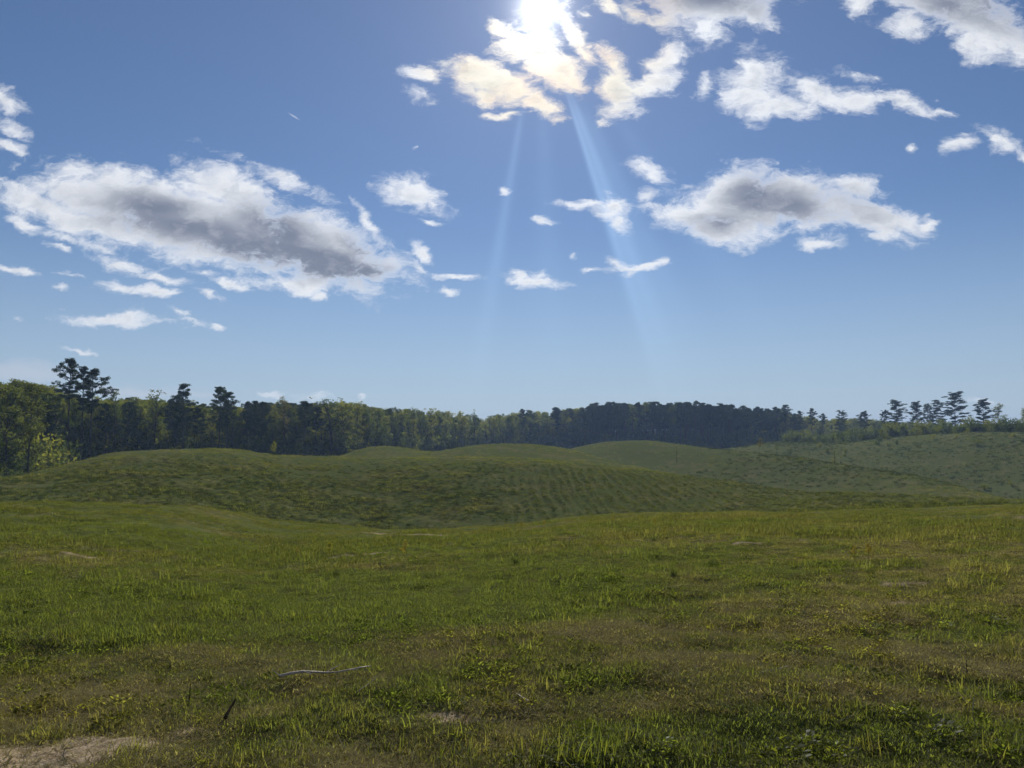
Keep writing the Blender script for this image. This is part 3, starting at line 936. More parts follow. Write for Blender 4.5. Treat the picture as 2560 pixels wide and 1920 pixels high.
    put(x, y, 23, 25, .35, 1.15 - .45 * m, np.where(m > .5, row ** 1.6, .75) * low * np.clip(.55 + .6 * n, 0, 1))
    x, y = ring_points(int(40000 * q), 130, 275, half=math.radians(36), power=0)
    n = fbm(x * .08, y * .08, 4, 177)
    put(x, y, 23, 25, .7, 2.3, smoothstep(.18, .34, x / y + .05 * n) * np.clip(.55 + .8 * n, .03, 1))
    # beyond
    x, y = ring_points(int(60000 * q), 115, 300, half=math.radians(37), power=1)
    n = fbm(x * .12, y * .12, 4, 163)
    put(x, y, 19, 22, .4, 1.0 + .5 * n, np.clip(.28 + .8 * n, .02, 1))
    # beside and just behind the camera, so the field goes on there
    x, y = ring_points(int(9000 * q), 1.4, 12, half=math.pi, power=1)
    k = np.abs(np.arctan2(x, y)) > math.radians(38)
    put(x[k], y[k], 0, 5, .6, 1.4, .5 + 0 * x[k])
    X, Y, I, S = map(np.concatenate, (XS, YS, IX, SC_))
    # past the sides of the fan the land is only a strip
    Z = ground_z(X, Y)
    back = (np.abs(np.arctan2(X, Y)) > AZ_HI)
    Z[back] = EYE - 1.62
    rot = np.stack([rng.normal(0, .10, len(X)), rng.normal(0, .10, len(X)), rng.uniform(0, 6.283, len(X))], -1)
    D = dry_at(X, Y)
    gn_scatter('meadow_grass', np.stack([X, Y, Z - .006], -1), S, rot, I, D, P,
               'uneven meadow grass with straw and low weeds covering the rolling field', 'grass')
    print('grass instances', len(X))


build_grass()


# ------------------------------------------------------------------ trees
class Geo:
    def __init__(s):
        s.V, s.Q, s.T, s.n = [], [], [], 0

    def add(s, V, Q=None, Tt=None):
        V = np.asarray(V, float)
        s.V.append(V)
        if Q is not None and len(Q):
            s.Q.append(np.asarray(Q) + s.n)
        if Tt is not None and len(Tt):
            s.T.append(np.asarray(Tt) + s.n)
        s.n += len(V)

    def tube(s, pts, rad, sides=5):
        pts = np.asarray(pts, float); k = len(pts)
        d = np.gradient(pts, axis=0)
        d /= np.linalg.norm(d, axis=1)[:, None] + 1e-9
        ref = np.where(np.abs(d[:, 2:3]) > .8, np.array([[1., 0, 0]]), np.array([[0, 0, 1.]]))
        a = np.cross(d, ref); a /= np.linalg.norm(a, axis=1)[:, None] + 1e-9
        b = np.cross(d, a)
        th = np.arange(sides) / sides * 2 * math.pi
        V = pts[:, None, :] + np.asarray(rad)[:, None, None] * (np.cos(th)[None, :, None] * a[:, None, :] + np.sin(th)[None, :, None] * b[:, None, :])
        q = []
        for i in range(k - 1):
            for j in range(sides):
                q.append((i * sides + j, i * sides + (j + 1) % sides, (i + 1) * sides + (j + 1) % sides, (i + 1) * sides + j))
        s.add(V.reshape(-1, 3), q)

    def leaves(s, C, size, r, up=0.0, aspect=1.0):
        """one small quad at each centre, turned at random"""
        n = len(C)
        a = r.normal(size=(n, 3)); a[:, 2] += up; a /= np.linalg.norm(a, axis=1)[:, None]
        b = r.normal(size=(n, 3)); b = np.cross(a, b); b /= np.linalg.norm(b, axis=1)[:, None] + 1e-9
        sz = size * r.uniform(.6, 1.25, n)[:, None] * .5
        a2, b2 = a * sz, b * sz * aspect
        V = np.stack([C - a2, C - b2 * .8, C + a2, C + b2], 1).reshape(-1, 3)
        q = np.arange(4 * n).reshape(n, 4)
        s.add(V, q)

    def mesh(s, name, mat, smooth=False):
        return mesh_from(name, np.vstack(s.V), ([np.vstack(s.Q)] if s.Q else []) + ([np.vstack(s.T)] if s.T else []), mat, smooth)


def unit_ball(r, n):
    v = r.normal(size=(n, 3)); v /= np.linalg.norm(v, axis=1)[:, None]
    return v * r.uniform(0, 1, n)[:, None] ** .45


def limb(p0, az, el, L, r, curve=.25, k=5, wob=.06):
    pts = [np.array(p0, float)]
    e, a = el, az
    for i in range(k):
        e += curve / k + r.normal(0, wob)
        a += r.normal(0, wob * 1.5)
        pts.append(pts[-1] + L / k * np.array([math.cos(e) * math.cos(a), math.cos(e) * math.sin(a), math.sin(e)]))
    return np.array(pts)


def make_pine(seed, H=20.0, cs=.52, width=.17, lean=0.0, dens=1.0, nb=26, flat=False, lopsided=0.0):
    r = np.random.default_rng(seed)
    tr, cr = Geo(), Geo()
    k = 12
    tp = np.zeros((k, 3)); tp[:, 2] = np.linspace(-.6, H * .97, k)
    tp[1:, :2] = np.cumsum(r.normal(0, .05, (k - 1, 2)), 0)
    tp[:, 0] += lean * (tp[:, 2] / H) ** 2 * H
    tr.tube(tp, np.linspace(H * .0105, H * .0022, k), 7)

    def at(z):
        return np.array([np.interp(z, tp[:, 2], tp[:, 0]), np.interp(z, tp[:, 2], tp[:, 1]), z])

    def tuft(c, s):
        n = int(46 * dens)
        fx, fz = (1.35, .38) if flat else (1.0, .55)
        cr.leaves(c + unit_ball(r, n) * np.array([s * fx, s * fx, s * fz]), .36, r, up=.6, aspect=.45)
    ga = r.uniform(0, 6)
    for i in range(nb):
        t = (i + r.uniform(0, .8)) / nb
        z = H * (cs + (.97 - cs) * t)
        ga += 2.399 + r.normal(0, .3)
        if flat:
            prof = .55 + .45 * math.sin(math.pi * min(1, t * .8 + .12))
        else:
            prof = math.sin(math.pi * (.16 + .80 * t)) ** .8
        L = H * width * prof * r.uniform(.6, 1.15)
        L *= 1 + lopsided * math.cos(ga)
        if t < .25 and r.uniform() < .3:
            L *= .6
        el = math.radians(r.uniform(-8, 18) + 42 * t ** 2)
        b = limb(at(z), ga, el, max(L, .5), r, .35)
        tr.tube(b, np.linspace(.06, .015, len(b)) * H / 20 * (.6 + L / 4), 4)
        for j in range(int(3 + L * 1.5)):
            f = r.uniform(.42, 1.0)
            c = np.array([np.interp(f * (len(b) - 1), np.arange(len(b)), b[:, q]) for q in range(3)])
            side = r.normal(0, .20 * L, 3) * np.array([1, 1, .35])
            e = c + side * (.4 + f * .6)
            tr.tube([c, (c + e) / 2 + [0, 0, .05], e], [.02, .014, .008], 3)
            tuft(e + [0, 0, .12], r.uniform(.42, .72))
    for j in range(6):
        tuft(at(H * r.uniform(.93, 1.0)) + r.normal(0, .3, 3) * [1, 1, .4], r.uniform(.4, .65))
    # dead snags below the crown
    for j in range(r.integers(2, 7)):
        z = H * r.uniform(.25, cs)
        b = limb(at(z), r.uniform(0, 6.28), r.uniform(-.2, .3), r.uniform(.4, 1.6), r, 0, 3)
        tr.tube(b, [.03, .02, .015, .006], 3)
    return tr.mesh('trunk', M_BARK, True), cr.mesh('crown', M_PINE)


def make_broadleaf(seed, H=18.0, cs=.12, width=.20, dens=.72, mat=None, leaf=.33, loose=1.0, nb=22, fine=True):
    r = np.random.default_rng(seed)
    tr, cr = Geo(), Geo()
    k = 10
    tp = np.zeros((k, 3)); tp[:, 2] = np.linspace(-.6, H * .88, k)
    tp[1:, :2] = np.cumsum(r.normal(0, .12, (k - 1, 2)), 0)
    tr.tube(tp, np.linspace(H * .0115, H * .002, k), 6)

    def at(z):
        return np.array([np.interp(z, tp[:, 2], tp[:, 0]), np.interp(z, tp[:, 2], tp[:, 1]), z])
    ga = r.uniform(0, 6)

    def clump(c, s, n):
        cr.leaves(c + unit_ball(r, n) * np.array([s, s, s * .75]), leaf, r, up=.5, aspect=.7)
    for i in range(nb):
        t = (i + r.uniform(0, .9)) / nb
        z = H * (cs + (.86 - cs) * t)
        ga += 2.399 + r.normal(0, .4)
        prof = math.sin(math.pi * (.22 + .66 * t)) ** .7
        L = H * width * prof * r.uniform(.55, 1.2)
        el = math.radians(r.uniform(15, 40) + 30 * t)
        b = limb(at(z), ga, el, L, r, .3)
        tr.tube(b, np.linspace(.07, .015, len(b)) * H / 18 * (.5 + L / 4), 4)
        for j in range(int(2 + L)):
            f = r.uniform(.35, 1.0)
            c = np.array([np.interp(f * (len(b) - 1), np.arange(len(b)), b[:, q]) for q in range(3)])
            bb = limb(c, ga + r.normal(0, .9), el + r.normal(.1, .4), L * r.uniform(.2, .5), r, .2, 3)
            tr.tube(bb, np.linspace(.03, .008, len(bb)), 3)
            s = r.uniform(.45, 1.0) * loose * (H / 18)
            clump(bb[-1], s, int(44 * dens * r.uniform(.6, 1.3)))
    for j in range(5):
        clump(at(H * r.uniform(.84, .97)) + r.normal(0, .6, 3) * [1, 1, .2], .7 * loose, int(40 * dens))
    return tr.mesh('trunk', M_BARK, True), cr.mesh('crown', mat or M_LEAF)


def make_bush(seed, H=2.4, mat=None, dens=1.0, leaf=.22):
    r = np.random.default_rng(seed)
    tr, cr = Geo(), Geo()
    for i in range(7):
        b = limb((r.normal(0, .1), r.normal(0, .1), -.1), r.uniform(0, 6.28), r.uniform(.7, 1.4), H * r.uniform(.6, 1.0), r, .2, 4, .12)
        tr.tube(b, np.linspace(.035, .008, len(b)), 4)
        for j in range(4):
            c = b[r.integers(1, len(b))] + r.normal(0, .12 * H, 3)
            c[2] = max(c[2], .15)
            cr.leaves(c + unit_ball(r, int(34 * dens)) * np.array([.30, .30, .22]) * H * .8, leaf, r, .4, .7)
    return tr.mesh('stem', M_BARK, True), cr.mesh('foliage', mat or M_LEAFD)


def make_sapling(seed, H=1.5, mat=None, n=9, leaf=.10, per=10):
    r = np.random.default_rng(seed)
    tr, cr = Geo(), Geo()
    tp = limb((0, 0, -.05), 0, 1.5, H, r, 0, 6, .05)
    tr.tube(tp, np.linspace(.016, .005, len(tp)) * (H / 1.5) ** .8, 5)
    for i in range(n):
        f = r.uniform(.2, 1)
        c = np.array([np.interp(f * (len(tp) - 1), np.arange(len(tp)), tp[:, q]) for q in range(3)])
        b = limb(c, r.uniform(0, 6.28), r.uniform(.1, .9), H * .32 * (1.25 - f), r, .3, 3)
        tr.tube(b, np.linspace(.006, .002, len(b)) * H / 1.5, 3)
        C = np.vstack([b[1:][r.integers(0, 3, per)] + r.normal(0, .045 * H, (per, 3))])
        cr.leaves(C, leaf, r, .3, .6)
    return tr.mesh('stem', M_BARK, True), cr.mesh('foliage', mat or M_YEL)


PINES = [make_pine(31 + k, 20, cs=[.55, .62, .5, .68, .58, .6][k], width=[.15, .13, .17, .11, .14, .12][k], nb=[26, 22, 30, 20, 24, 22][k]) for k in range(6)]
FLATP = [make_pine(61 + k, 20, cs=.36, width=.21, nb=30, flat=True, dens=1.9) for k in range(4)]
TALLP = [make_pine(91, 26, cs=.64, width=.125, nb=26, dens=1.1, lean=.002, lopsided=-.35), make_pine(92, 25, cs=.60, width=.085, nb=26, dens=1.1), make_pine(93, 25, cs=.60, width=.135, nb=26, dens=1.0, lopsided=.5)]
BROAD = [make_broadleaf(121 + k, 18, cs=[.10, .16, .22, .08, .3, .14][k], width=[.20, .17, .22, .24, .18, .15][k], mat=M_LEAF) for k in range(6)]
BROADD = [make_broadleaf(141 + k, 18, cs=.10, width=.21, mat=M_LEAFD, dens=.85) for k in range(3)]
THIN = [make_broadleaf(161 + k, 19, cs=.45, width=.13, mat=M_PALE if k == 1 else M_LEAFD, dens=.28, nb=18, loose=.8) for k in range(3)]
BUSH = [make_bush(181 + k, 2.6) for k in range(3)]
BUSHL = [make_bush(191 + k, 2.6, M_LEAF) for k in range(3)]

TREE_H = {'pine': 20, 'flat': 20, 'tall': 26, 'broad': 18, 'dark': 18, 'thin': 19, 'bush': 2.6, 'lbush': 2.6}
PROTO = {'pine': PINES, 'flat': FLATP, 'tall': TALLP, 'broad': BROAD, 'dark': BROADD, 'thin': THIN, 'bush': BUSH, 'lbush': BUSHL}
NAMES = {'pine': 'pine_tree', 'flat': 'pine_tree', 'tall': 'pine_tree', 'broad': 'broadleaf_tree', 'dark': 'broadleaf_tree', 'thin': 'sparse_tree', 'bush': 'bush', 'lbush': 'bush'}


def place_tree(kind, var, x, y, h, label, group=None, wide=1.0, rz=None):
    tm, cm = PROTO[kind][var % len(PROTO[kind])]
    e = bpy.data.objects.new(NAMES[kind], None)
    COL.objects.link(e)
    e.empty_display_size = .5
    e.location = (x, y, float(ground_z(x, y)))
    s = h / TREE_H[kind]
    e.scale = (s * wide, s * wide, s)
    e.rotation_euler = (0, 0, random.uniform(0, 6.28) if rz is None else rz)
    tag(e, label, 'bush' if 'bush' in kind else 'tree', group)
    a, b = ('stem', 'foliage') if 'bush' in kind else ('trunk', 'crown')
    link(a, tm, e); link(b, cm, e)
    return e


def px_place(x_px, dist):
    """a point at this distance in the compass direction of a photograph column"""
    d = pdir(x_px, 1090)
    k = math.hypot(d[0], d[1])
    return d[0] / k * dist, d[1] / k * dist


def tree_px(kind, var, x_px, top, dist, label, group=None, wide=1.0, rz=None):
    x, y = px_place(x_px, dist)
    zt = EYE + float(tan_at(np.array(float(x_px)), float(top))) * dist
    g = float(ground_z(x, y))
    return place_tree(kind, var, x, y, max(1.0, zt - g), label, group, wide, rz)


# the top of the wood along the photograph
yT = crv((-500, 930), (0, 950), (60, 950), (120, 960), (180, 985), (250, 992), (330, 990), (420, 995), (520, 1005), (600, 1010), (640, 1003), (700, 1000), (780, 1004), (850, 998), (930, 1012), (1000, 1018), (1080, 1018), (1150, 1028), (1215, 1037), (1260, 1026), (1320, 1022), (1420, 1020), (1480, 1014), (1600, 1008), (1700, 1007), (1800, 1012), (1880, 1018), (1940, 1024), (2010, 1037), (2060, 1046), (2150, 1044), (2240, 1052), (2330, 1058), (2400, 1060), (2500, 1058), (3000, 1050))


MARKS = [(0, 'the left edge'), (170, 'the tallest pine'), (289, 'the half bare tree'), (390, 'the sparse topped tree'), (459, 'the lone pointed pine'), (548, 'the round topped pine'),
         (640, 'the bend in the rise'), (708, 'the leafless crown'), (835, 'the open crowned tree'), (960, 'the small mound'), (1080, 'the dip between mounds'), (1186, 'the slender bare spike'),
         (1300, 'the middle mound'), (1420, 'the pine stand start'), (1580, 'the far rise crest'), (1692, 'the nearer post tree'), (1800, 'the pine stand middle'), (1898, 'the pale young tree'), (2030, 'the pointed pine'),
         (2105, 'the thin small pine'), (2243, 'the flat topped pine'), (2320, 'the narrow skyline pine'), (2390, 'the tallest layered pine'), (2499, 'the bright skyline tree'), (2600, 'the right edge')]


def spot(x):
    px_, nm = min(MARKS, key=lambda q: abs(q[0] - x))
    d = x - px_
    if abs(d) < 9:
        return 'below ' + nm
    side = 'right' if d > 0 else 'left'
    return ('just ' if abs(d) < 28 else '') + side + ' of ' + nm


def edge(x, k):
    return float(rF(np.array(float(x)))) - k


def build_wood():
    G1 = 'tall pines standing above the wood'
    # the ones the eye picks out
    tree_px('tall', 0, 170, 893, edge(170, 7), 'tallest pine, leftmost of three standing high above the left wood', G1, rz=.3)
    tree_px('tall', 1, 207, 905, edge(207, 8), 'middle one of three tall pines close together above left wood', G1, rz=1.0)
    tree_px('tall', 2, 224, 908, edge(224, 6), 'rightmost of three tall pines with long branches reaching out to the right', G1, rz=0.0)
    tree_px('thin', 0, 289, 966, edge(289, 5), 'thin half bare tree just right of the three tall pines', G1, .9)
    tree_px('thin', 2, 390, 965, edge(390, 5), 'sparse bare topped tree between the tall pine trio and next lone pine', G1, 1.2)
    tree_px('pine', 0, 459, 960, edge(459, 5), 'lone pine with pointed crown standing above left wood, bare straight trunk', G1, .95)
    tree_px('pine', 2, 548, 967, edge(548, 5), 'dark round topped pine with a slimmer one close to its right', G1, .9)
    tree_px('pine', 1, 568, 980, edge(568, 5), 'slim pine leaning on the round topped pine at its left', G1, .9)
    tree_px('pine', 5, 492, 1020, edge(492, 5), 'small pine with low crown between two taller pines', G1, 1.1)
    tree_px('thin', 1, 708, 985, edge(708, 5), 'leafless twiggy crown sticking out of the dark pines', G1, .8)
    tree_px('thin', 0, 835, 988, edge(835, 5), 'big open crowned tree above centre left of the wood', G1, 2.1)
    tree_px('broad', 3, 862, 1008, edge(862, 5), 'large pale green rounded tree below the open crowned one', G1, 1.35)
    tree_px('dark', 1, 70, 955, 132, 'broad flat topped leafy tree near left edge of the wood', G1, 1.1)
    tree_px('dark', 0, 20, 946, 128, 'tall leafy tree at the left end of the wood', G1, 1.2)
    tree_px('thin', 2, 1186, 1018, 325, 'slender bare spike of a tree above the low gap in the wood', G1, .4)
    for (xp, tp, k, wd, lb) in [(1965, 1012, 1, 1.1, 'rounded pine at the right end of the even pine stand'),
                                (2000, 1028, 4, 1.0, 'small pine in the notch right of the even pine stand'),
                                (2030, 1021, 0, 1.0, 'pointed pine alone right of the dense stand'),
                                (2058, 1034, 3, 1.1, 'low spreading pine between pointed pine and the right gap')]:
        tree_px('pine', k, xp, tp, 372, lb, G1, wd)
    G2 = 'open crowned pines along the right skyline'
    for (xp, tp, k, wd, lb) in [(2243, 1009, 0, 1.25, 'flat topped pine, first of the row on the right skyline'),
                                (2293, 1009, 1, 1.05, 'pine second from left in the row on the right skyline'),
                                (2320, 1015, 2, .8, 'narrow pine between two wider ones on the right skyline'),
                                (2346, 1005, 3, 1.1, 'wide pine just left of the tallest pine on right skyline'),
                                (2390, 990, 0, 1.30, 'tallest layered pine of the right skyline'),
                                (2460, 1003, 1, 1.15, 'pine with tiered branches right of the tallest, beside a leafy tree'),
                                (2212, 1030, 2, .9, 'small pine left of the flat topped pine on right skyline'),
                                (2105, 1030, 3, 1.0, 'thin small pine over the scrub in right centre'),
                                (2160, 1032, 1, 1.1, 'low wide pine over scrub left of the right skyline row')]:
        tree_px('flat', k, xp, tp, 352, lb, G2, wd)
    tree_px('broad', 1, 2499, 1007, 352, 'bright green leafy tree right of the tiered pine on skyline', G2, 1.2)
    tree_px('broad', 4, 2556, 1020, 350, 'leafy tree cut by the right edge of the picture', G2, 1.2)

    # front rows of the wood, tree by tree
    n = 0
    x = -70.0
    while x < 2700:
        rf = float(rF(np.array(x)))
        for row in range(2):
            if n >= 262:
                break
            xx = x + random.uniform(-6, 6) + row * 5
            dist = rf + row * random.uniform(7, 14) + random.uniform(-3, 4)
            top = float(yT(np.array(xx)))
            depth = (1150 - top)
            stand = 1370 + 140 * random.random() < xx < 2010 - 120 * random.random()
            if stand:
                kind = 'pine' if random.random() < .85 else 'dark'
            elif 600 < xx < 800:
                kind = 'pine' if random.random() < .55 else random.choice(['dark', 'broad'])
            elif xx < 600:
                kind = random.choices(['broad', 'dark', 'pine'], [.76, .12, .12] if xx > 210 else [.35, .55, .1])[0]
            elif xx < 1430:
                kind = random.choices(['broad', 'dark', 'pine'], [.66, .26, .10])[0]
            else:
                kind = random.choices(['broad', 'dark', 'pine'], [.45, .45, .1])[0]
            jit = random.uniform(0, 1) ** 1.3
            f = {0: .40, 1: .22}[row]
            topx = top - 3 + (6 if row else 3) * random.random() + jit * f * depth
            if stand:
                topx = top - 7 + random.uniform(0, 20)
            if xx < 600 and row == 0:
                topx = top + 4 + jit * .5 * depth
            what = {'pine': 'dark pine', 'broad': 'fresh leafy tree', 'dark': 'dark leafy tree'}[kind]
            size = 'tall ' if topx < top + 8 else 'short ' if topx > top + 40 else ''
            rowt = 'front row' if row == 0 else 'second row'
            tree_px(kind, random.randrange(6), xx, topx, dist, '%s%s, %s, %s' % (size, what, rowt, spot(xx)), 'trees of the wood', random.uniform(.85, 1.2))
            n += 1
        step = {True: 17.0, False: 21.0}[x > 1400]
        x += step * random.uniform(.75, 1.25)
    # undergrowth at the foot of the wood
    k = 0
    for x in np.arange(-60, 2600, 21.0):
        xx = x + random.uniform(-10, 10)
        rf = float(rF(np.array(xx)))
        X, Y = px_place(xx, rf - random.uniform(3, 9))
        kd = 'bush' if random.random() < .6 else 'lbush'
        sz = random.uniform(2.5, 5.5)
        if xx < 330:
            sz *= .9; kd = 'bush'
        place_tree(kd, k, X, Y, sz, '%s%s bush edging the wood, %s' % ('big ' if sz > 4.5 else 'low ' if sz < 3.2 else '', 'dark' if kd == 'bush' else 'fresh green', spot(xx)), 'undergrowth along the wood', random.uniform(1, 1.5))
        k += 1
    # the right slope: scrub on and behind its crest
    for i in range(60):
        xx = 1960 + (2620 - 1960) * i / 60 + random.uniform(-5, 5)
        d = float(rE(np.array(xx))) + random.uniform(4, 20)
        X, Y = px_place(xx, d)
        row = float(yE(np.array(xx)))
        h = random.uniform(2.2, 4.8)
        kd = random.choice(['lbush', 'bush', 'bush'])
        place_tree(kd, i, X, Y, h, '%s%s shrub on right crest, %s' % ('tall ' if h > 4 else 'low ' if h < 3.1 else '', 'pale green' if kd == 'lbush' else 'dark green', spot(xx)), 'shrubs along the right crest', random.uniform(.8, 1.2))
    for i in range(50):
        xx = random.uniform(1930, 2640)
        e = float(rE(np.array(xx))); d0 = float(rD(np.array(xx)))
        d = d0 + (e - d0) * random.uniform(.35, 1.0)
        X, Y = px_place(xx, d)
        kd = random.choice(['lbush', 'bush'])
        sz = random.uniform(.5, 1.0) ** 2 * 1.8
        place_tree(kd, i, X, Y, sz, '%s %s shrub on right slope, %s, %s' % ('tiny' if sz < 1.1 else 'low', 'light' if kd == 'lbush' else 'dark', 'low down' if (d - d0) / (e - d0) < .55 else 'high up', spot(xx)), 'scattered shrubs on the right slope', random.uniform(.8, 1.3))

    # the mass of the wood behind, which nobody could count
    P = [m for pr in (PINES[:3] + BROAD[:3] + BROADD[:2]) for m in [pr]]
    protos = []
    P = P + [BUSH[0], BUSHL[0], BUSH[1]]
    for tm, cm in P:
        # trunk and crown of one tree in one mesh
        j = Geo()
        for mm in (tm, cm):
            V = np.empty(len(mm.vertices) * 3, np.float32); mm.vertices.foreach_get('co', V)
            q = np.empty(len(mm.loops), np.int32); mm.loops.foreach_get('vertex_index', q)
            j.add(V.reshape(-1, 3), q.reshape(-1, 4))
        nt = len(tm.polygons)
        me = mesh_from('wood_tree', np.vstack(j.V), [np.vstack(j.Q)], mats=[M_BARK, cm.materials[0]], matidx=[0] * nt + [1] * (len(cm.polygons)))
        protos.append(me)
    pts, sc, rt, ix = [], [], [], []
    for x in np.arange(-420, 2960, 8.0):
        for row in range(7):
            xx = x + rng.uniform(-6, 6)
            xc = min(max(xx, -500), 3000)
            rf = float(rF(np.array(xc)))
            d = rf + 16 + row * 13 + rng.uniform(-5, 5)
            X, Y = px_place(xx, d)
            g = float(ground_z(X, Y))
            pine = (1370 + 140 * rng.uniform() < xx < 2010 - 120 * rng.uniform()) or (600 < xx < 800 and rng.uniform() < .6) or rng.uniform() < .12
            top = float(yT(np.array(xc)))
            zt = EYE + float(tan_at(np.array(float(xc)), top + ((rng.uniform(-3, 14) if row < 2 else rng.uniform(6, 20)) if pine and xx > 1380 else rng.uniform(0, 14) if xx > 1400 else 3 + rng.uniform(0, 1) ** .8 * 34))) * d
            h = max(3.0, zt - g)
            i = rng.integers(0, 3) if pine else (rng.integers(3, 6) if rng.uniform() < .75 else rng.integers(6, 8))
            pts.append((X, Y, g)); sc.append(h / (20 if pine else 18)); rt.append((0, 0, rng.uniform(0, 6.28))); ix.append(i)
    for x in np.arange(-420, 2960, 7.0):
        for row in range(6):
            xc = min(max(x, -500), 3000)
            d = float(rF(np.array(xc))) + 4 + row * 14 + rng.uniform(-5, 5)
            X, Y = px_place(x + rng.uniform(-5, 5), d)
            pts.append((X, Y, float(ground_z(X, Y)))); sc.append(rng.uniform(1.6, 3.6)); rt.append((0, 0, rng.uniform(0, 6.28))); ix.append(rng.integers(8, 11))
    for x in np.arange(1380, 2080, 6.0):
        for row in range(7):
            d = float(rF(np.array(x))) + 14 + row * 13 + rng.uniform(-5, 5)
            X, Y = px_place(x + rng.uniform(-5, 5), d)
            pts.append((X, Y, float(ground_z(X, Y)))); sc.append(rng.uniform(.45, .72)); rt.append((0, 0, rng.uniform(0, 6.28))); ix.append(rng.integers(6, 8))
    gn_scatter('forest', np.array(pts), sc, rt, ix, np.zeros(len(pts)), protos, 'mixed wood of pines and leafy trees massed behind the front trees', 'forest')


build_wood()


# ------------------------------------------------------------------ single small things in the field
def place(root_name, part_meshes, x, y, rz, s, label, cat, group=None, z=0.0):
    e = bpy.data.objects.new(root_name, None); COL.objects.link(e)
    e.empty_display_size = .2
    e.location = (x, y, float(ground_z(x, y)) + z); e.rotation_euler = (0, 0, rz); e.scale = (s, s, s)
    tag(e, label, cat, group)
    for nm, me in part_meshes:
        link(nm, me, e)
    return e


